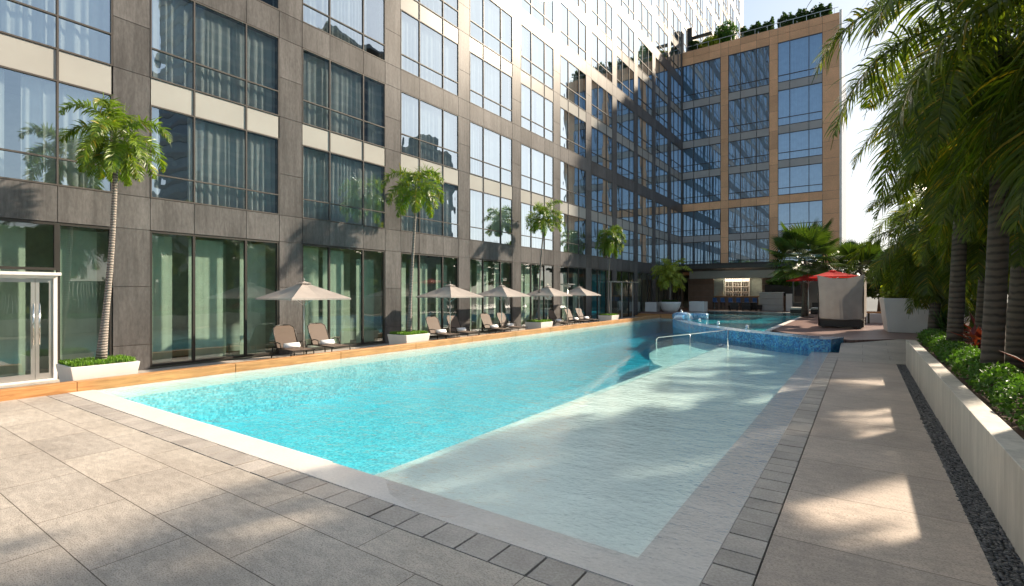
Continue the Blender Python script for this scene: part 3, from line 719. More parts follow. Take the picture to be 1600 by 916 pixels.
# ------------------------------------------------------------------ foliage builders
def leaf_cloud(n, inside, size, seed, up=.3, elong=1.6):
    r = np.random.default_rng(seed); b = MB(); vs = []; fs = []
    for i in range(n):
        p = inside(r); nrm = r.normal(size=3); nrm[2] += up * 2; nrm /= np.linalg.norm(nrm)
        t = np.cross(nrm, r.normal(size=3)); t /= np.linalg.norm(t); s_ = np.cross(nrm, t)
        L_ = size * r.uniform(.6, 1.4) * elong / 2; W_ = size * r.uniform(.6, 1.3) / 2
        k = len(vs)
        vs += [tuple(p - t * L_), tuple(p + s_ * W_ + nrm * W_ * .25), tuple(p + t * L_), tuple(p - s_ * W_ + nrm * W_ * .25)]
        fs.append((k, k + 1, k + 2, k + 3))
    b.v = vs; b.f = fs; return b
def clumpy(cx, cy, cz, rx, ry, rz, seed, ncl=14, cr=.38):
    r = np.random.default_rng(seed); cl = []
    for i in range(ncl):
        d = r.normal(size=3); d /= np.linalg.norm(d); d *= r.uniform(.45, .85)
        cl.append(((cx + d[0] * rx, cy + d[1] * ry, cz + d[2] * rz), r.uniform(.6, 1.2) * cr))
    def f(rr):
        c_, q = cl[rr.integers(len(cl))]
        d = rr.normal(size=3); d /= np.linalg.norm(d); d *= rr.uniform(.6, 1) ** .5
        return np.array([c_[0] + d[0] * q * rx, c_[1] + d[1] * q * ry, c_[2] + d[2] * q * rz])
    return f
def boxin(x0, x1, y0, y1, z0, z1):
    def f(r):
        z = z1 - (z1 - z0) * r.random() ** 1.8
        return np.array([r.uniform(x0, x1), r.uniform(y0, y1), z + .05 * math.sin(9 * r.random())])
    return f
def frond(b, base, az, el, length, droop, nl, ll, wd_, rng, plume=.25, curl=.9, rach=.02, fwd=.55, hang=.5):
    """a pinnate palm frond: arching midrib with narrow hanging leaflets either side"""
    N = 14; d = np.array([math.cos(az) * math.cos(el), math.sin(az) * math.cos(el), math.sin(el)]); p = np.array(base, float)
    P = [p.copy()]; T = [d.copy()]; st_ = length / N
    side_sway = rng.normal() * .02
    for i in range(N):
        d = d + np.array([-math.sin(az) * side_sway, math.cos(az) * side_sway, -droop * (.35 + 1.3 * i / N) / N])
        d /= np.linalg.norm(d); p = p + d * st_; P.append(p.copy()); T.append(d.copy())
    b.tube([tuple(q) for q in P], [rach * (1 - .85 * i / N) for i in range(N + 1)], 5, False)
    vs = []; fs = []
    up0 = np.array([0, 0, 1.0]); sd0 = np.cross(np.array([math.cos(az), math.sin(az), 0]), up0)
    for i in range(nl):
        t = .14 + .86 * (i + rng.random() * .5) / nl; x = t * N; j = min(int(x), N - 1); fr_ = x - j
        q = P[j] * (1 - fr_) + P[j + 1] * fr_; tg = T[j] * (1 - fr_) + T[j + 1] * fr_
        nn = np.cross(sd0, tg); nn /= np.linalg.norm(nn)
        if nn[2] < 0: nn = -nn
        prof = math.sin(math.pi * min(1, .14 + t * .93)) ** .55
        for s_ in (-1, 1):
            an = rng.normal() * plume
            sdv = sd0 * s_ * math.cos(an) + nn * math.sin(an + .12)
            f_ = fwd * (.6 + .9 * t)
            dv = sdv + tg * f_; dv /= np.linalg.norm(dv)
            LL = ll * prof * rng.uniform(.85, 1.1); wv = tg - dv * np.dot(tg, dv); wv /= np.linalg.norm(wv) + 1e-6
            k = len(vs); c_ = q.copy(); dd = dv.copy(); SG = 4
            hg = hang * rng.uniform(.6, 1.3)
            for g_ in range(SG + 1):
                u = g_ / SG; W_ = wd_ * (1.0 if g_ in (1, 2) else (.55 if g_ == 0 else (.75 if g_ == 3 else .08))) * .5
                vs.append(tuple(c_ - wv * W_)); vs.append(tuple(c_ + wv * W_))
                dd = dd + np.array([0, 0, -hg * (.25 + u * curl)]); dd /= np.linalg.norm(dd); c_ = c_ + dd * LL / SG
            fs += [(k + 2 * g_, k + 2 * g_ + 1, k + 2 * g_ + 3, k + 2 * g_ + 2) for g_ in range(SG)]
    b.add(vs, fs)
def palm_crown(seed, n, length, nl, ll, wd_, droop=1.7, elr=(-.5, 1.35), plume=.3, rach=.02, hang=.5, z=0, fwd=.55):
    rng = np.random.default_rng(seed); b = MB()
    for i in range(n):
        az = i * 2.39996 + rng.normal() * .15; t = i / (n - 1)
        el = elr[1] + (elr[0] - elr[1]) * t + rng.normal() * .08
        frond(b, (0, 0, z - .25 * t), az, el, length * rng.uniform(.85, 1.1) * (.8 + .2 * math.sin(math.pi * min(1, t + .3))), droop * rng.uniform(.85, 1.15), nl, ll, wd_, rng, plume, rach=rach, hang=hang, fwd=fwd)
    return b

# potted palms on the hotel side
tuft = None
def tufts(n, x0, x1, y0, y1, z, h, seed, wdt=.012):
    r = np.random.default_rng(seed); b = MB(); vs = []; fs = []
    for i in range(n):
        x, y = r.uniform(x0, x1), r.uniform(y0, y1); a_ = r.uniform(0, 6.28); hh = h * r.uniform(.5, 1.1); ln = hh * r.uniform(.2, .9)
        dx, dy = math.cos(a_), math.sin(a_); k = len(vs); w_ = wdt * r.uniform(.7, 1.4)
        vs += [(x - dy * w_, y + dx * w_, z), (x + dy * w_, y - dx * w_, z), (x + dx * ln * .45 + dy * w_, y + dy * ln * .45 - dx * w_, z + hh * .7), (x + dx * ln * .45 - dy * w_, y + dy * ln * .45 + dx * w_, z + hh * .7),
               (x + dx * ln, y + dy * ln, z + hh)]
        fs += [(k, k + 1, k + 2, k + 3), (k + 3, k + 2, k + 4)]
    b.v = vs; b.f = fs; return b
planters = [((-15.82, 4.68), 'beside the glass entrance door', ), ((-15.85, 15.35), 'between the second and third umbrellas from the door'), ((-15.85, 25.9), 'between the paired loungers and the single lounger'), ((-15.95, 36.2), 'beyond the last umbrella near the terrace')]
planters = [((-15.82, 4.68), 'nearest the glass entrance door'), ((-15.85, 15.35), 'standing right of the two large loungers'), ((-15.85, 25.9), 'standing left of the single lounger'), ((-15.95, 36.2), 'past the last grey umbrella')]
pr_ = None
for i, ((x, y), d) in enumerate(planters):
    if pr_ is None:
        pr_ = empty('box_planter', (x, y, 0), '', 'planter', 'white box planters along the hotel')
        b = MB(); b.cbox(0, 0, .02, 1.0, 1.24, .50, 1.13)
        b.build('planter_box', M['white'], pr_, bevel=.012)
        b = MB(); b.cbox(0, 0, .50, .98, 1.22, .03, 1.0); b.build('soil', M['soil'], pr_)
        tufts(2600, -.50, .50, -.64, .64, .52, .12, 5, .010).build('ground_cover', M['grass'], pr_)
        e_ = pr_
    else: e_ = copy_tree(pr_); e_.location = (x, y, 0)
    e_['label'] = 'white tapered box planter of green tufts, ' + d
palms = [((-15.8, 4.72), .50, 6.0, (.08, .28), .74, 1.25, 'tall curved potted palm nearest the glass entrance door'),
         ((-15.85, 15.35), .50, 6.55, (.10, .3), .86, 1.25, 'slender potted palm between the large loungers and the next lounger pair'),
         ((-15.85, 25.9), .50, 6.5, (.0, .5), .80, 1.0, 'dark slim potted palm beside the single lounger'),
         ((-15.95, 36.2), .50, 6.1, (.05, .2), .84, 1.05, 'potted palm past the last grey umbrella in front of teal glass')]
crown_s = [palm_crown(41 + i, nf, 2.3, 84, .46, .036, dr, (lo, 1.35), .6, .024, .4) for i, (nf, dr, lo) in enumerate(((19, 3.5, -.7), (15, 4.0, -.35), (17, 3.2, -.2), (21, 3.8, -.6)))]
for c_ in crown_s: c_.smooth = False
crm = [c_.mesh('crown', M['leaf_palm']) for c_ in crown_s]
for i, ((x, y), z0, zc, (bx_, by_), sc_, tw, lab) in enumerate(palms):
    t = empty('palm_tree', (x, y, z0), lab, 'palm', 'potted palms on the hotel side')
    H_ = zc - z0; pts = []; rs = []
    for j in range(15):
        u = j / 14; pts.append((bx_ * math.sin(u * 1.5) * 1.0 - .12 * math.sin(u * 3.1), by_ * (u ** 1.3) + .1 * math.sin(u * 3.1), H_ * .9 * u)); rs.append(.115 * tw / 1.5 * (1.35 - .5 * min(1, u * 4)) * (1 - .35 * u) if u < 1 else .06)
    b = MB(); b.smooth = True; b.tube(pts, rs, 12); b.build('trunk', M['trunk'], t)
    b = MB(); b.smooth = True; top = pts[-1]; b.tube([top, (top[0], top[1], H_ * .9 + .25), (top[0], top[1], H_ + .25)], [.09, .10, .05], 10); b.build('crownshaft', M['shaft'], t)
    c_ = inst(crm[i], 'crown', (top[0], top[1], H_ + .3), t, i * 1.9, sc_)
# palm in the round pot by the bar
pot = empty('round_pot', (-14.9, 47.9, .4), 'round white bowl planter standing beside the bar terrace steps', 'planter')
b = MB(); b.smooth = True; b.lathe(0, 0, [(.62, 0), (.80, .3), (.95, .75), (.98, .95), (.90, .95), (.88, .85)], 24); b.build('bowl', M['white'], pot)
tufts(900, -.6, .6, -.6, .6, .86, .3, 8, .02).build('ground_cover', M['leaf_dark'], pot)
t = empty('palm_tree', (-14.9, 47.9, 1.2), 'feathery palm in the round white bowl, its leaves coloured sunlit yellow', 'palm')
b = MB(); b.smooth = True; b.tube([(0, 0, 0), (.02, 0, 1.5), (0, .03, 3.0)], [.12, .09, .08], 8); b.build('trunk', M['trunk'], t)
palm_crown(77, 26, 2.6, 44, .6, .05, 2.6, (-.5, 1.3), .4, .02, .6).build('crown', M['leaf_bar_sunlit'], t).location = (0, 0, 2.9)
for bx, lab in (((-17.2, -16.1, 47.6, 48.6, .4, 1.3), 'low white parapet block left of the round bowl planter'), ((-14.0, -12.6, 51, 52.4, .4, 1.35), 'low white parapet block right of the round bowl planter')):
    b = MB(); b.box(*bx); o = b.build('white_parapet', M['white'], bevel=.01); tag(o, lab, 'parapet')

# large palms in the planting bed
big = [palm_crown(100 + i, 24, 3.8, 112, .84, .030, 2.7, (-1.3, 1.25), .3, .03, .5) for i in range(3)]
bigm = [b_.mesh('crown', M['leaf_big']) for b_ in big]
BP = [((2.5, 13.7), 5.4, .22, 0, .86, 0.4, 'thickest trunked palm in the planting bed beside the red shrubs'),
      ((2.65, 18.6), 5.2, .16, 1, .88, 1.7, 'slim palm just beyond the thickest palm trunk'),
      ((2.7, 25.0), 4.1, .15, 2, 1.0, 3.0, 'palm growing behind the dark red shrubs near the big white planter'),
      ((2.7, 9.6), 6.4, .24, 1, 1.12, 4.4, 'palm at the right edge whose long fronds hang across the top of the view'),
      ((3.3, 4.6), 6.4, .22, 2, 1.0, 0.9, 'tall palm outside the right edge shading the near deck'),
      ((1.95, 17.4), 6.9, .15, 1, .9, 5.0, 'tall slim palm close to the hedge whose fronds reach across the sky'),
      ((1.85, 12.1), 7.0, .14, 2, 1.08, 0.5, 'palm whose arching fronds reach out toward the orange wing'),
      ((1.95, 22.4), 4.45, .14, 0, .95, 2.6, 'slim palm right behind the hedge with low fronds over the huge white planter'),
      ((2.9, 27.9), 5.4, .15, 1, 1.0, 0.7, 'palm rising behind the end of the clipped hedge'),
      ((4.2, 31.0), 5.2, .16, 0, 1.0, 1.1, 'palm beside the large white tapered planter'),
      ((4.4, -1.0), 7.6, .2, 1, 1.1, 3.3, 'palm behind the camera beside the planter wall'),
      ((5.5, 35.5), 6.5, .16, 2, .95, 4.0, 'palm beyond the grey canopied daybed')]
for (x, y), zc, r_, ci, s_, rz, lab in BP:
    t = empty('palm_tree', (x, y, .68), lab, 'palm', 'large palms in the planting bed')
    H_ = zc - .68; pts = [(.15 * math.sin(u * 2), .1 * math.sin(u * 3), H_ * u) for u in [j / 10 for j in range(11)]]
    b = MB(); b.smooth = True; b.tube(pts, [r_ * (1.15 - .3 * j / 10) for j in range(11)], 12); b.build('trunk', M['trunkbig'], t)
    inst(bigm[ci], 'crown', (pts[-1][0], pts[-1][1], H_ + .1), t, rz, s_)

# hedge, red shrubs, fence
b = MB()
h = leaf_cloud(15000, lambda r: (lambda y, u: np.array([1.85 + .02 * y * 0 + (.33 + .02 * math.sin(y * 3) + .02 * math.sin(y * 7.3)) * math.cos(u * math.pi) + r.normal() * .03, y, .72 + (.32 + .025 * math.sin(y * 2.2) + .02 * math.sin(y * 5.1)) * math.sin(u * math.pi) ** .7 + r.normal() * .02]))(3.2 + 18.3 * (r.random() ** 1.0), r.random()), .045, 11)
o = h.build('hedge', M['leaf_hedge']); tag(o, 'clipped low green hedge running along the planter wall', 'hedge')
shr = []
for i, (x, y, h_, lab) in enumerate([(4.3, 9.5, 2.2, 'dark bush added to block low sun, by the fence at the right edge of the bed'), (4.4, 12.6, 2.5, 'dense bush added to block low sun, by the fence behind the thick palm trunk'), (4.2, 16.2, 2.3, 'dense bush added to block low sun, by the fence between two palm trunks'), (4.4, 19.8, 2.4, 'dense bush added to block low sun, by the fence at the far part of the bed'), (4.6, 6.3, 2.3, 'bush added to block low sun, by the fence outside the right edge')]):
    t = empty('sun_screen_bush', (x, y, .7), lab, 'bush', 'sun-blocking bushes added along the fence')  # bushes added to block low sun and soften patches on the walkway
    leaf_cloud(1700, clumpy(0, 0, h_ * .5, .75, 1.3, h_ * .5, 400 + i, 14, .45), .13, 410 + i).build('foliage', M['leaf_dark'], t)
    b = MB(); b.tube([(0, 0, -.02), (0, 0, h_ * .5)], .04, 6); b.build('stem', M['bark'], t)
for i, (x, y, s_, mt) in enumerate([(2.5, 16.6, .55, 'leaf_red'), (2.9, 19.6, .6, 'leaf_red'), (2.6, 11.9, .5, 'leaf_red'), (3.0, 14.9, .55, 'leaf_red'), (2.45, 22.3, .75, 'leaf_dark'), (2.9, 10.0, .5, 'leaf_red'), (3.5, 12.4, .7, 'leaf_dark'), (2.6, 8.2, .5, 'leaf_yel'), (3.7, 16.4, .7, 'leaf_dark')]):
    t = empty('cordyline_shrub' if mt != 'leaf_dark' else 'dark_shrub', (x, y, .7), '', 'shrub', 'shrubs under the large palms')
    b = MB(); r = np.random.default_rng(60 + i)
    for q in range(75):
        a_ = r.uniform(0, 6.28); el = r.uniform(.1, 1.35); L_ = s_ * r.uniform(.7, 1.3); w_ = .055; k = len(b.v)
        bx_, by_, bz_ = r.uniform(-.3, .3), r.uniform(-.3, .3), r.uniform(0, .45)
        dx, dy, dz = math.cos(a_) * math.cos(el), math.sin(a_) * math.cos(el), math.sin(el); sx, sy = -math.sin(a_) * w_, math.cos(a_) * w_
        b.v += [(bx_, by_, bz_), (bx_ + dx * L_ * .5 + sx, by_ + dy * L_ * .5 + sy, bz_ + dz * L_ * .5), (bx_ + dx * L_, by_ + dy * L_, bz_ + dz * L_ - .12 * L_), (bx_ + dx * L_ * .5 - sx, by_ + dy * L_ * .5 - sy, bz_ + dz * L_ * .5)]
        b.f.append((k, k + 1, k + 2, k + 3))
    b.build('foliage', M[mt], t)
    b = MB(); b.tube([(0, 0, -.02), (.02, 0, .45)], .02, 6); b.build('stem', M['bark'], t)
    shr.append(t)
for t, lab in zip(shr, ['red leaved cordyline between the thick palm trunk and the slim palm', 'dark red cordyline just beyond the slim palm trunk', 'red cordyline at the near foot of the thick palm trunk', 'red and orange cordyline beside the thick palm trunk', 'dark leafy shrub at the far end of the clipped hedge', 'red cordyline at the right edge of the planting bed', 'dark shrub against the fence behind the thick palm', 'yellow leaved shrub at the near end of the bed', 'dark shrub against the fence beyond the thick palm']): t['label'] = lab
fn = empty('slatted_fence', (5.6, 14, .68), 'dark vertical slatted fence behind the planting bed', 'fence')
b = MB(); y = -6.0
while y < 26: b.box(5.6, 5.63, y, y + .105, .6, 2.9); y += .135
b.build('slats', M['fence'], fn, True)
b = MB()
for y in range(-6, 27, 3): b.box(5.63, 5.70, y, y + .08, .5, 3.0)
b.build('posts', M['fence'], fn, True)
b = MB(); b.box(5.55, 5.68, -6, 26, 2.9, 2.98); b.build('rail', M['fence'], fn, True)
b = MB(); y = 26.0
gf = empty('railing_fence', (5.5, 40, .4), 'pale open railing beyond the daybed at the edge of the terrace', 'fence')
while y < 60: b.box(5.5, 5.53, y, y + .03, .4, 1.7); y += .16
b.build('bars', M['alum'], gf, True)
b = MB(); b.box(5.48, 5.55, 26, 60, 1.7, 1.76); b.build('rail', M['alum'], gf, True)

# ------------------------------------------------------------------ umbrellas, loungers, lamp
def umbrella(loc, side, ze, za, mat, label, group, rz=0, pole=.022, sag=.0):
    t = empty('parasol', loc, label, 'umbrella', group, rz)
    b = MB(); a_ = side / 2; N = 8; vs = []; 
    per = []
    for (cx, cy) in ((-1, -1), (1, -1), (1, 1), (-1, 1)): per.append((cx * a_, cy * a_))
    ring = []
    for j in range(4):
        p, q = per[j], per[(j + 1) % 4]
        for s_ in range(N):
            u = s_ / N; sg = 1 - .06 * math.sin(math.pi * u); ring.append(((p[0] * (1 - u) + q[0] * u) * sg, (p[1] * (1 - u) + q[1] * u) * sg, u))
    levels = 5
    for lv in range(levels + 1):
        f_ = 1 - lv / levels * .9
        for x, y, u in ring:
            z = za + (ze - za) * f_ - .04 * math.sin(math.pi * (1 - lv / levels)) * (1 - abs(2 * u - 1)) 
            vs.append((x * f_, y * f_, z))
    M4 = len(ring)
    fs = [(l_ * M4 + i, l_ * M4 + (i + 1) % M4, (l_ + 1) * M4 + (i + 1) % M4, (l_ + 1) * M4 + i) for l_ in range(levels) for i in range(M4)]
    fs.append(tuple(levels * M4 + i for i in range(M4)))
    b.add(vs, fs)
    k = len(b.v)      # valance
    b.v += [(x * 1.001, y * 1.001, ze - .002) for x, y, u in ring] + [(x * 1.003, y * 1.003, ze - .05) for x, y, u in ring]
    b.f += [(k + i, k + (i + 1) % M4, k + M4 + (i + 1) % M4, k + M4 + i) for i in range(M4)]
    b.build('canopy', mat, t)
    b = MB(); c_ = .085 * side; zb = za + (ze - za) * .07
    b.add([(-c_, -c_, zb), (c_, -c_, zb), (c_, c_, zb), (-c_, c_, zb), (0, 0, za + .045)], [(0, 1, 4), (1, 2, 4), (2, 3, 4), (3, 0, 4)]); b.build('vent_cap', mat, t)
    b = MB(); b.smooth = True; b.tube([(0, 0, 0), (0, 0, za + .03)], pole, 10); b.tube([(0, 0, za + .04), (0, 0, za + .16)], [.02, .008], 8); b.build('pole', M['alum'], t)
    for cx, cy in per:
        b = MB(); b.tube([(0, 0, za - .06), (cx * .98, cy * .98, ze - .015)], .011, 5); b.tube([(0, 0, ze - .25), (cx * .45, cy * .45, za + (ze - za) * .48 - .03)], .008, 5); b.build('rib', M['alum'], t)
    b = MB(); b.box(-.28, .28, -.28, .28, 0, .05); b.build('base', M['darkmetal'], t, bevel=.01)
    return t
UY = [(10.35, 'sheltering the two large loungers nearest the door'), (17.85, 'above the second pair of loungers'), (21.95, 'above the third pair of loungers'), (26.75, 'behind the dark slim palm over the single lounger'), (30.9, 'last before the teal glass, beside the heater lamp')]
u0 = None
for y, d in UY:
    lab = 'taupe square parasol ' + d
    if u0 is None: u0 = umbrella((-15.75, y, 0), 2.2, 2.08, 2.62, M['umb'], lab, 'taupe parasols along the hotel'); u_ = u0
    else: u_ = copy_tree(u0); u_.location = (-15.75, y, 0); u_['label'] = lab
    u_.rotation_euler.z = rnd.uniform(-.06, .06)
# lounger, head towards the facade (-X), foot towards the pool (+X); origin on the ground at the seat centre
lg = empty('sun_lounger', (0, 0, 0), 'x', 'sun lounger', 'brown sling loungers along the hotel')
W2 = .38
def slab(b, p0, p1, w_, th):
    p0, p1 = Vector(p0), Vector(p1); d = (p1 - p0).normalized(); nn = Vector((-d.z, 0, d.x))
    vs = []
    for p in (p0, p1):
        for yy in (-w_, w_):
            for tt in (0, th): vs.append(tuple(p + nn * tt + Vector((0, yy, 0))))
    b.add(vs, [(0, 1, 3, 2), (4, 6, 7, 5), (0, 4, 5, 1), (2, 3, 7, 6), (0, 2, 6, 4), (1, 5, 7, 3)])
b = MB(); slab(b, (-.28, 0, .36), (.85, 0, .34), W2 - .03, .018); b.build('seat', M['sling'], lg)
b = MB()
bp = [(-.28, .36), (-.40, .60), (-.52, .84), (-.60, 1.02), (-.66, 1.10)]; yw = [W2 - .03, W2 - .02, W2 - .02, W2 - .04, W2 - .14]
vs = [(x, s_ * w_, z) for (x, z), w_ in zip(bp, yw) for s_ in (-1, 1)] + [(x - .02, s_ * w_, z - .008) for (x, z), w_ in zip(bp, yw) for s_ in (-1, 1)]
fs = [(2 * i, 2 * i + 1, 2 * i + 3, 2 * i + 2) for i in range(4)] + [(10 + 2 * i, 12 + 2 * i, 13 + 2 * i, 11 + 2 * i) for i in range(4)] + [(2 * i, 2 * i + 2, 12 + 2 * i, 10 + 2 * i) for i in range(4)] + [(2 * i + 1, 11 + 2 * i, 13 + 2 * i, 2 * i + 3) for i in range(4)] + [(8, 9, 19, 18)]
b.add(vs, fs); b.build('backrest', M['sling'], lg)
for s_ in (-1, 1):
    b = MB(); b.smooth = True
    b.tube([(.95, s_ * W2, .34), (-.28, s_ * W2, .36)], .022, 8)
    b.tube([(-.28, s_ * W2, .36), (-.52, s_ * W2, .83), (-.62, s_ * (W2 - .02), 1.03), (-.68, s_ * (W2 - .14), 1.11), (-.69, 0, 1.12)], .02, 8); b.build('side_rail', M['darkmetal'], lg)
    b = MB(); b.smooth = True; b.tube([(-.30, s_ * (W2 + .05), .36), (-.28, s_ * (W2 + .06), .53), (-.1, s_ * (W2 + .06), .57), (.12, s_ * (W2 + .06), .55), (.18, s_ * (W2 + .05), .36)], .02, 8); b.build('armrest', M['darkmetal'], lg)
    for x in (-.62, .85):
        b = MB(); b.smooth = True; b.tube([(x, s_ * W2, .35), (x - .03, s_ * (W2 + .02), 0)], .022, 8); b.build('leg', M['darkmetal'], lg)
b = MB(); b.tube([(-.28, -W2, .36), (-.62, -W2, .35), (-.62, W2, .35), (-.28, W2, .36)], .018, 6); b.build('crossbar', M['darkmetal'], lg)
b = MB(); b.tube([(.9, -W2, .34), (.9, W2, .34)], .02, 6); b.build('crossbar', M['darkmetal'], lg)
tw0 = empty('rolled_towel', (0, 0, 0), 'x', 'towel', 'white rolled towels on the loungers')
b = MB(); b.smooth = True; b.tube([(0, -.27, .085), (0, -.26, .085), (0, 0, .085), (0, .26, .085), (0, .27, .085)], [.06, .08, .085, .08, .06], 14); b.tube([(.07, -.25, .05), (.07, .25, .05)], .05, 10); b.build('roll', M['towel'], tw0)
LY = [(10.2, 'nearer of the two large loungers left of the second planter'), (11.6, 'farther of the two large loungers left of the second planter'), (17.75, 'first lounger right of the second planter'), (19.2, 'second lounger right of the second planter'), (21.9, 'third lounger right of the second planter'), (23.4, 'lounger just left of the third planter'), (28.9, 'single lounger just right of the third planter'), (31.3, 'nearer of the last two loungers before the fourth planter'), (32.9, 'farther of the last two loungers before the fourth planter')]
for i, (y, d) in enumerate(LY):
    l_ = lg if i == 0 else copy_tree(lg); l_.location = (-16.25, y, 0); l_.rotation_euler.z = R(-4 + rnd.uniform(-5, 5)); l_['label'] = 'brown sling sun lounger, ' + d
    t_ = tw0 if i == 0 else copy_tree(tw0); a_ = l_.rotation_euler.z
    t_.location = (-16.25 + .02 * math.cos(a_), y + .02 * math.sin(a_), .372); t_.rotation_euler.z = a_; t_['label'] = 'white rolled towel on the ' + d.replace('lounger just', 'lounger seat just')
hl = empty('heater_lamp', (-16.1, 29.9, 0), 'slim steel heater lamp with a flat rectangular hood before the last parasol', 'patio heater')
b = MB(); b.smooth = True; b.tube([(0, 0, 0), (0, 0, 2.75)], .035, 8); b.build('pole', M['alum'], hl)
b = MB(); b.cbox(0, 0, 2.76, .6, .9, .07, 1.1); b.cbox(0, 0, 2.6, .3, .4, .14, 1.0); b.build('hood', M['alum'], hl)
b = MB(); b.smooth = True; b.lathe(0, 0, [(.28, 0), (.28, .05), (.05, .09)], 16); b.build('base', M['darkmetal'], hl)

# glass pavilion doors at the far left of the terrace
gd = empty('glass_screen', (-16.6, 42.5, 0), 'steel framed glass screens standing at the far end of the hotel strip', 'glass screen')
for (x, y) in ((-17.0, 38.9), (-17.0, 41.2), (-17.0, 43.7)):
    b = MB(); b.box(x, x + .09, y, y + .09, 0, 3.1); b.build('post', M['alum'], gd, True)
b = MB(); b.box(-17.2, -16.6, 38.8, 41.3, 3.1, 3.17); b.box(-17.2, -16.6, 43, 44.4, 3.1, 3.17); b.build('head_rail', M['alum'], gd, True)
b = MB(); b.add([(-16.95, 39.0, .05), (-16.95, 41.2, .05), (-16.95, 41.2, 3.05), (-16.95, 39.0, 3.05)], [(0, 1, 2, 3)]); b.build('glass', M['glassg'], gd, True)
b = MB(); b.box(-17.38, -17.28, 37.2, 46.5, .02, 4.1); 
# ------------------------------------------------------------------ bar pavilion
bar = empty('pool_bar', (-10, 57, .4), 'dark roofed open pool bar with lit white back shelves under the orange wing', 'bar')
b = MB(); b.box(-17.3, -4.8, 51.6, 60.5, 4.55, 4.85); b.box(-17.2, -3.2, 53.5, 60.5, 4.86, 5.15); b.build('roof', M['darkmetal'], bar, True)
b = MB(); b.box(-15.9, -7.0, 58.0, 58.2, 3.75, 4.54); b.build('fascia', M['white'], bar, True)
for x0, x1 in ((-16.1, -13.4), (-8.6, -6.2)):
    b = MB()
    for i in range(5): b.box(x0, x1, 58.3, 58.6, .42 + i * .66, .42 + (i + 1) * .66 - .02)
    b.build('stone_pier', M['brick'], bar, True)
b = MB(); b.box(-13.4, -12.4, 58.5, 58.6, .4, 3.7); b.build('dark_opening', M['room'], bar, True)
b = MB(); b.box(-13.4, -8.6, 60.2, 60.3, .4, 4.5); b.build('back_wall', M['room'], bar, True)
b = MB(); b.box(-12.5, -10.0, 59.9, 60.0, 1.6, 3.75)
for z in (1.75, 2.3, 2.85, 3.4): b.box(-12.5, -10.0, 59.55, 59.9, z, z + .04)
for x in (-12.5, -11.7, -10.85, -10.05): b.box(x, x + .05, 59.56, 59.9, 1.6, 3.75)
sh_ = b.build('back_shelf', M['white'], bar, True)
b = MB(); b.box(-13.2, -9.0, 58.1, 58.7, .4, 1.75); b.build('counter', M['brick'], bar, True)
b = MB(); b.box(-13.3, -8.9, 57.95, 58.8, 1.76, 1.84); b.build('counter_top', M['curb'], bar, True)
for x in (-17.0, -12.55, -8.4, -5.2):
    b = MB(); b.box(x, x + .12, 52.0, 52.12, .4, 4.55); 
    if x in (-5.2,): b.build('post', M['darkmetal'], bar, True)
bt0 = None; M['bottle'] = simple('bottle_glass', (.06, .05, .03), .15, .3, 3); nb_ = 0
for z in (1.79, 2.34, 2.89):
    for i in range(9):
        b = MB(); b.smooth = True; x = -12.3 + i * .255 + rnd.uniform(-.03, .03)
        if bt0 is None:
            b.lathe(0, 0, [(.05, 0), (.055, .02), (.055, .24), (.02, .3), (.02, .38)], 8); bt0 = b.mesh('bottle', M['bottle'])
        o = inst(bt0, 'bottle', (x, 59.72, z)); tag(o, 'dark bottle standing on the white shelves behind the bar', 'bottle', 'bottles on the bar shelves')
        o.scale = (1, 1, rnd.uniform(.75, 1.15))
lp_d = bpy.data.lights.new('bar_light', 'AREA'); lp_d.energy = 60; lp_d.size = 3; lp_d.size_y = .3; lp_d.shape = 'RECTANGLE'; lp_d.color = (1, .85, .65)
lp = bpy.data.objects.new('bar_light', lp_d); C.objects.link(lp); lp.location = (-11.2, 59.2, 4.2); lp.rotation_euler = (R(-25), 0, 0)
# stools
sl0 = empty('bar_stool', (0, 0, .4), 'x', 'bar stool', 'blue stools at the bar')
b = MB(); b.box(-.2, .2, -.2, .2, .78, .86); b.build('seat', M['bluefab'], sl0, bevel=.02)
b = MB(); b.box(-.2, .2, -.2, -.15, .87, 1.25); b.build('backrest', M['bluefab'], sl0, bevel=.02)
for sx in (-.17, .17):
    for sy in (-.17, .17):
        b = MB(); b.tube([(sx * 1.15, sy * 1.15, 0), (sx, sy, .78)], .018, 6); b.build('leg', M['darkmetal'], sl0)
on = ['leftmost', 'second from left', 'third from left', 'fourth from left', 'fifth from left', 'rightmost']
for i in range(6):
    s_ = sl0 if i == 0 else copy_tree(sl0); s_.location = (-13.0 + i * .78, 57.3, .4); s_['label'] = 'blue upholstered bar stool, ' + on[i] + ' in the row at the counter'
# terrace lounge furniture
def armchair(loc, rz, label, mat='darkwicker', cush='cushion'):
    t = empty('armchair', loc, label, 'armchair', 'armchairs in front of the bar', rz)
    b = MB(); b.box(-.38, .38, -.36, .36, .14, .36); b.build('seat', M[mat], t, bevel=.02)
    b = MB(); b.box(-.38, .38, .30, .40, .365, .84); b.build('backrest', M[mat], t, bevel=.03)
    for s_ in (-1, 1): b = MB(); b.box(s_ * .38 - .05, s_ * .38 + .05, -.36, .295, .37, .6); b.build('armrest', M[mat], t, bevel=.02)
    b = MB(); b.box(-.32, .32, -.35, .29, .365, .47); b.build('cushion', M[cush], t, bevel=.03)
    for sx in (-.32, .32):
        for sy in (-.3, .3): b = MB(); b.box(sx - .025, sx + .025, sy - .025, sy + .025, 0, .14); b.build('leg', M[mat], t)
armchair((-10.6, 54.4, .4), R(200), 'dark wicker armchair left of the blue cushioned one by the far basin')
armchair((-9.5, 54.9, .4), R(180), 'dark wicker armchair with blue cushion by the far basin', cush='bluefab')
armchair((-8.7, 55.4, .4), R(150), 'dark wicker armchair right of the blue cushioned one by the far basin')
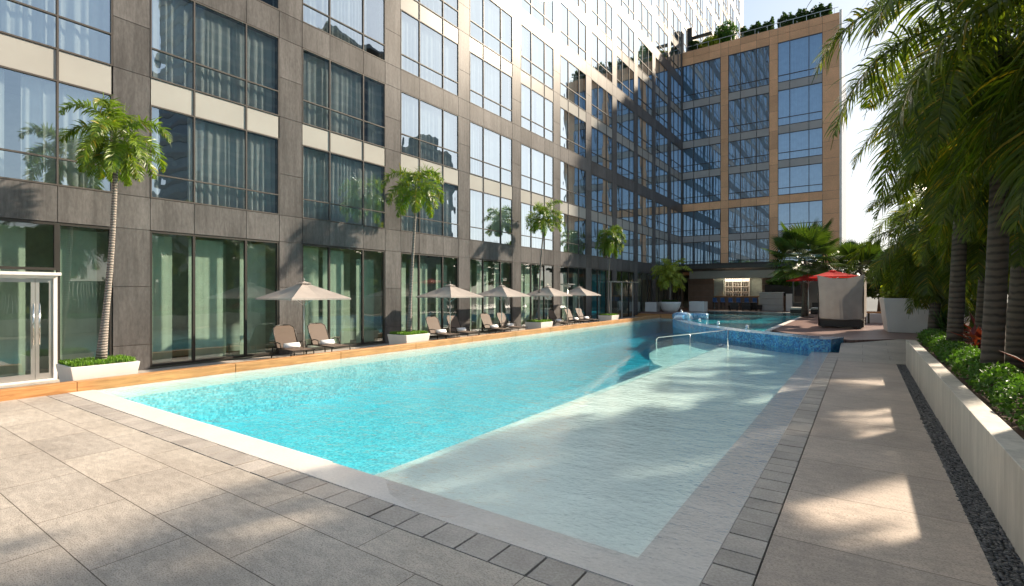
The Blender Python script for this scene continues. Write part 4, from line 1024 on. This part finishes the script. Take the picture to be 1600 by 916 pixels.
cb_ = empty('service_counter', (-7.4, 56.3, .4), 'pale panelled service counter right of the bar', 'counter')
b = MB()
for i in range(3): b.box(-8.5, -6.4, 56.0, 56.9, .4 + i * .6 + .01, .4 + (i + 1) * .6 - .01)
b.build('counter_body', M['greyspan'], cb_, True)
b = MB(); b.box(-8.53, -6.37, 55.95, 56.95, 2.2, 2.26); b.build('counter_top', M['white'], cb_, True)
b = MB(); b.box(-6.2, -5.6, 56.5, 57.2, .4, 2.1); o = b.build('pedestal_planter', M['white'], bevel=.01); tag(o, 'tall narrow pale planter beside the service counter', 'planter')
hg = empty('hedge_planter', (-6.8, 57.5, .4), 'clipped bushy hedge in a black trough behind the service counter', 'hedge')
b = MB(); b.box(-8.2, -5.0, 57.4, 58.1, 1.9, 3.0); b.build('trough', M['darkwicker'], hg, True)
leaf_cloud(2200, clumpy(-6.6, 57.8, 3.2, 1.9, .6, .5, 3, 12, .5), .13, 5).build('foliage', M['leaf_hedge'], hg, True)
for i, (x, y, lab) in enumerate(((-4.5, 50.6, 'low dark daybed with pale mattress left of the pedestal table'), (-3.0, 50.9, 'low dark daybed with pale mattress behind the grey canopied daybed'))):
    t = empty('low_daybed', (x, y, .4), lab, 'daybed', 'low daybeds on the terrace')
    b = MB(); b.box(-.65, .65, -.8, .8, .05, .38); b.build('base', M['darkwicker'], t, bevel=.02)
    b = MB(); b.box(-.62, .62, -.8, .78, .385, .55); b.build('mattress', M['cushion'], t, bevel=.04)
    b = MB(); b.box(-.65, .65, .82, .95, .05, .95); b.build('backrest', M['darkwicker'], t, bevel=.02)

# canopied daybed
db = empty('canopy_daybed', (-.9, 32.2, .4), 'square wicker daybed wrapped in a grey fabric canopy under the red umbrella', 'daybed', None, R(-3))
b = MB(); b.box(-.95, .95, -.75, .95, .08, .46); b.build('base', M['darkwicker'], db, bevel=.02)
b = MB()
for sx in (-.8, .8):
    for sy in (-.65, .85): b.box(sx - .06, sx + .06, sy - .06, sy + .06, 0, .08)
b.build('feet', M['darkmetal'], db)
b = MB(); b.box(-.9, .9, -.7, .9, .465, .62); b.build('mattress', M['cushion'], db, bevel=.04)
for sx in (-.97, .97):
    for sy in (-.80, .97): b = MB(); b.smooth = True; b.tube([(sx, sy, .1), (sx * 1.02, sy * 1.02, 2.75)], .03, 8); b.build('post', M['darkmetal'], db)
b = MB(); b.smooth = True; nx, nz = 24, 14
def drape(u, v): 
    x = (-1 + 2 * u) * (.95 + .09 * v - .05 * math.sin(math.pi * v)); z = .56 + v * 2.22 - (.20 * math.sin(math.pi * u) * v ** 3) - .12 * math.sin(math.pi * u) * (1 - v) ** 3 
    y = -.86 - .10 * math.sin(math.pi * u) * math.sin(math.pi * v) + .015 * math.sin(u * 30) * (1 - v)
    return (x, y, z)
b.add([drape(i / nx, j / nz) for j in range(nz + 1) for i in range(nx + 1)], [(j * (nx + 1) + i, j * (nx + 1) + i + 1, (j + 1) * (nx + 1) + i + 1, (j + 1) * (nx + 1) + i) for j in range(nz) for i in range(nx)])
b.build('front_drape', M['greycloth'], db)
b = MB(); b.smooth = True
b.add([(1.0 + .03 * math.sin(i * 1.3), -.8 + 1.7 * i / 16, z) for z in (.6, 2.7) for i in range(17)], [(i, i + 1, 18 + i, 17 + i) for i in range(16)]); b.build('side_drape', M['greycloth'], db)
b = MB(); b.smooth = True; b.add([(-1.0, -.8 + 1.7 * i / 16, z) for z in (1.5, 2.7) for i in range(17)], [(i, i + 1, 18 + i, 17 + i) for i in range(16)]); b.build('side_drape', M['greycloth'], db)
umbrella((-1.45, 35.2, .4), 2.3, 2.78, 3.14, M['redcloth'], 'large red square parasol behind the grey canopied daybed', None, R(8), .03)
umbrella((-3.3, 43.5, .4), 2.4, 2.75, 3.2, M['redcloth'], 'smaller red parasol farther back, left of the large red one', None, R(20), .03)
# big white tapered planter with its bush
bp_ = empty('tapered_planter', (1.75, 30.6, .4), 'huge white planter tapering to its foot beside the hedge end', 'planter', None, R(4))
b = MB(); b.cbox(0, 0, 0, 1.65, 1.65, 1.6, 1.22); b.build('planter_box', M['white'], bp_, bevel=.02)
b = MB(); b.cbox(0, 0, 1.5, 1.85, 1.85, .115, 1.0); b.build('soil', M['soil'], bp_)
t = empty('leafy_shrub', (1.75, 30.6, 1.98), 'yellow-green shrub filling the huge white tapered planter', 'shrub')
leaf_cloud(2600, clumpy(0, 0, .7, 1.1, 1.1, .9, 8, 14, .4), .15, 9).build('foliage', M['leaf_yel'], t)
b = MB(); b.tube([(0, 0, 0), (0, 0, .7)], .04, 6); b.build('stem', M['bark'], t)
t = empty('teak_bench', (.9, 37.4, .4), 'small teak bench behind the grey canopied daybed', 'bench')
b = MB(); b.box(-.7, .9, -.3, .3, .62, .72); b.build('seat', M['curb'], t)
for sx in (-.6, .8): b = MB(); b.box(sx - .05, sx + .05, -.28, .28, 0, .62); b.build('leg', M['darkmetal'], t)
b = MB(); b.box(-.5, 3.6, 38.4, 38.7, .4, .95); o = b.build('low_wall', M['white']); tag(o, 'low white wall behind the teak bench', 'wall')

# fan palm and broadleaf trees beyond the terrace
def fan_palm(x, y, z0, h, rad, label, seed, nleaf=34):
    t = empty('fan_palm_tree', (x, y, z0), label, 'palm'); r = np.random.default_rng(seed)
    b = MB(); b.smooth = True; b.tube([(0, 0, 0), (.1, 0, h * .5), (0, .05, h)], [.24, .2, .2], 10); b.build('trunk', M['bark'], t)
    b = MB()
    for i in range(nleaf):
        az = i * 2.4 + r.normal() * .2; el = 1.3 - 1.9 * i / nleaf; L_ = rad * r.uniform(.45, .65)
        d = np.array([math.cos(az) * math.cos(el), math.sin(az) * math.cos(el), math.sin(el)]); c_ = np.array([0, 0, h]) + d * L_
        b.tube([(0, 0, h), tuple(c_)], .015, 4, False)
        sd_ = np.array([-math.sin(az), math.cos(az), 0]); fw = rad * r.uniform(.42, .58)
        for q in range(30):
            th = -1.9 + 3.8 * q / 29; dd = d * math.cos(th) + sd_ * math.sin(th); dd[2] += .1
            wv = np.cross(dd, np.cross(d, sd_)); wv /= np.linalg.norm(wv); k = len(b.v); ww = .028 * rad
            m1 = c_ + dd * fw * .6; m2 = c_ + dd * fw - np.array([0, 0, fw * .35 * (1.2 - math.cos(th))])
            b.v += [tuple(c_), tuple(m1 + wv * ww * .8), tuple(m2), tuple(m1 - wv * ww * .8)]; b.f.append((k, k + 1, k + 2, k + 3))
    b.build('crown', M['leaf_fan'], t)
fan_palm(-3.6, 44.0, .4, 4.2, 3.0, 'large fan palm rising behind the red parasols against the orange wing', 4)
fan_palm(-.2, 48.0, .4, 3.6, 2.6, 'smaller fan palm beyond the large fan palm, toward the fence', 6)
def broad_tree(x, y, h, rx, label, seed, n=5200, mt='leaf_dark'):
    t = empty('broadleaf_tree', (x, y, .0), label, 'tree', 'trees beyond the fence')
    b = MB(); b.smooth = True; b.tube([(0, 0, 0), (.15, .1, h * .35), (.1, 0, h * .6)], [.22, .16, .08], 8)
    for a_ in (0.5, 2.4, 4.4): b.tube([(.15, .1, h * .35), (math.cos(a_) * rx * .5, math.sin(a_) * rx * .5, h * .68)], [.09, .03], 6)
    b.build('trunk', M['bark'], t)
    leaf_cloud(n, clumpy(0, 0, h * .66, rx, rx, h * .36, seed, 22, .34), .24, seed + 1).build('crown', M[mt], t)
for i, (x, y, h, rx, lab) in enumerate([(3.2, 44, 6.0, 2.6, 'dense green tree right of the red parasol beyond the bench'), (6.8, 38, 6.5, 2.8, 'dense tree beyond the railing behind the white planter'), (7.5, 28, 6.5, 2.8, 'dense tree behind the slatted fence end'), (8.0, 19, 6.0, 3.0, 'broad tree behind the slatted fence'), (8.5, 9, 6.5, 3.2, 'broad tree outside the right edge behind the fence'), (1.2, 55, 6.5, 2.8, 'dark tree at the far right corner of the terrace'), (8.5, 0, 7, 3.2, 'tree behind the camera past the planting bed'), (6.0, 48, 7.0, 3.0, 'dark tree at the far end of the railing'), (9, -9, 7, 3.4, 'tree far behind the camera past the bed')]):
    broad_tree(x, y, h, rx, lab, 200 + i * 3)
# roof garden on the orange wing
for i, (x0, x1, mt, hh, lab) in enumerate([(-16.9, -15.6, 'leaf_dark', 1.4, 'dark climbing plant at the left end of the wing roof'), (-15.8, -12.9, 'leaf_yel', 1.2, 'yellow-green bush on the roof of the orange wing'), (-14.0, -11.8, 'leaf_hedge', 2.3, 'taller green bush on the roof of the orange wing'), (-11.2, -7.9, 'leaf_dark', 1.5, 'dark clipped hedge in the middle of the wing roof'), (-7.5, -2.6, 'leaf_dark', 1.7, 'long dark hedge at the right end of the wing roof')]):
    t = empty('roof_shrub', ((x0 + x1) / 2, YO + .9, 30.28), lab, 'shrub', 'shrubs on the wing roof')
    if 'hedge' in lab:
        hw = (x1 - x0) / 2
        def fn_(r, hw=hw, hh=hh): x = r.uniform(-hw, hw); return np.array([x, r.uniform(-.5, .5), r.uniform(.05, 1) ** .7 * hh * (.85 + .12 * math.sin(x * 4 + hw) + .1 * math.sin(x * 9))])
        leaf_cloud(int(620 * (x1 - x0)), fn_, .17, 310 + i).build('foliage', M[mt], t)
    else: leaf_cloud(2400, clumpy(0, 0, hh * .55, (x1 - x0) / 2 * 1.05, .7, hh * .5, 300 + i, 18, .5), .17, 310 + i).build('foliage', M[mt], t)
    b = MB(); b.tube([(0, 0, 0), (0, 0, hh * .5)], .04, 5); b.build('stem', M['bark'], t)
rl = MB(); rl.box(-17.2, -2.0, YO + .2, YO + .26, 30.9, 30.94)
for i in range(13): rl.box(-17.0 + i * 1.22, -16.96 + i * 1.22, YO + .21, YO + .25, 30.3, 30.9)
o = rl.build('roof_railing', M['alum']); tag(o, 'thin metal railing along the edge of the wing roof', 'railing')
tr_ = MB(); tr_.box(-17.0, -16.4, YO + .4, YO + 1.2, 30.3, 33.2); tr_.box(-16.4, -14.2, YO + .4, YO + .9, 31.9, 32.1); o = tr_.build('roof_pergola', M['darkmetal']); tag(o, 'dark pergola frame at the left end of the wing roof', 'pergola')

# neighbouring high-rises across the way (seen mirrored in the hotel glass)
def tower(x, y, wx, wy, h, label, steps=()):
    t = empty('high_rise', (x, y, -3), label, 'building', 'high-rises across the street')
    b = MB(); b.box(-wx / 2, wx / 2, -wy / 2, wy / 2, 0, h)
    for (s_, dh) in steps: b.box(-wx / 2 * s_, wx / 2 * s_, -wy / 2 * s_, wy / 2 * s_, h, h + dh); h += dh
    b.build('tower_body', M['hr'], t)
    b = MB(); z = 3
    while z < h - 3: b.box(-wx / 2 - .1, wx / 2 + .1, -wy / 2 - .1, wy / 2 + .1, z, z + 1.1); z += 3.6
    b.build('floor_bands', M['hrb'], t)
M['hr'] = simple('high_rise_glass', (.05, .07, .08), .2, .2, .05, bmp=0); M['hrb'] = simple('high_rise_band', (.16, .15, .14), .5, .1)
tower(104, 70, 22, 26, 128, 'very tall dark glass high-rise mirrored in the hotel windows')
tower(105, 105, 22, 26, 78, 'dark high-rise with stepped top mirrored in the hotel windows', [(.7, 5), (.4, 3)])
tower(112, 150, 16, 18, 62, 'slender high-rise mirrored in the hotel windows', [(.6, 5)])
tower(90, -30, 30, 30, 70, 'broad high-rise standing behind the camera across the street')
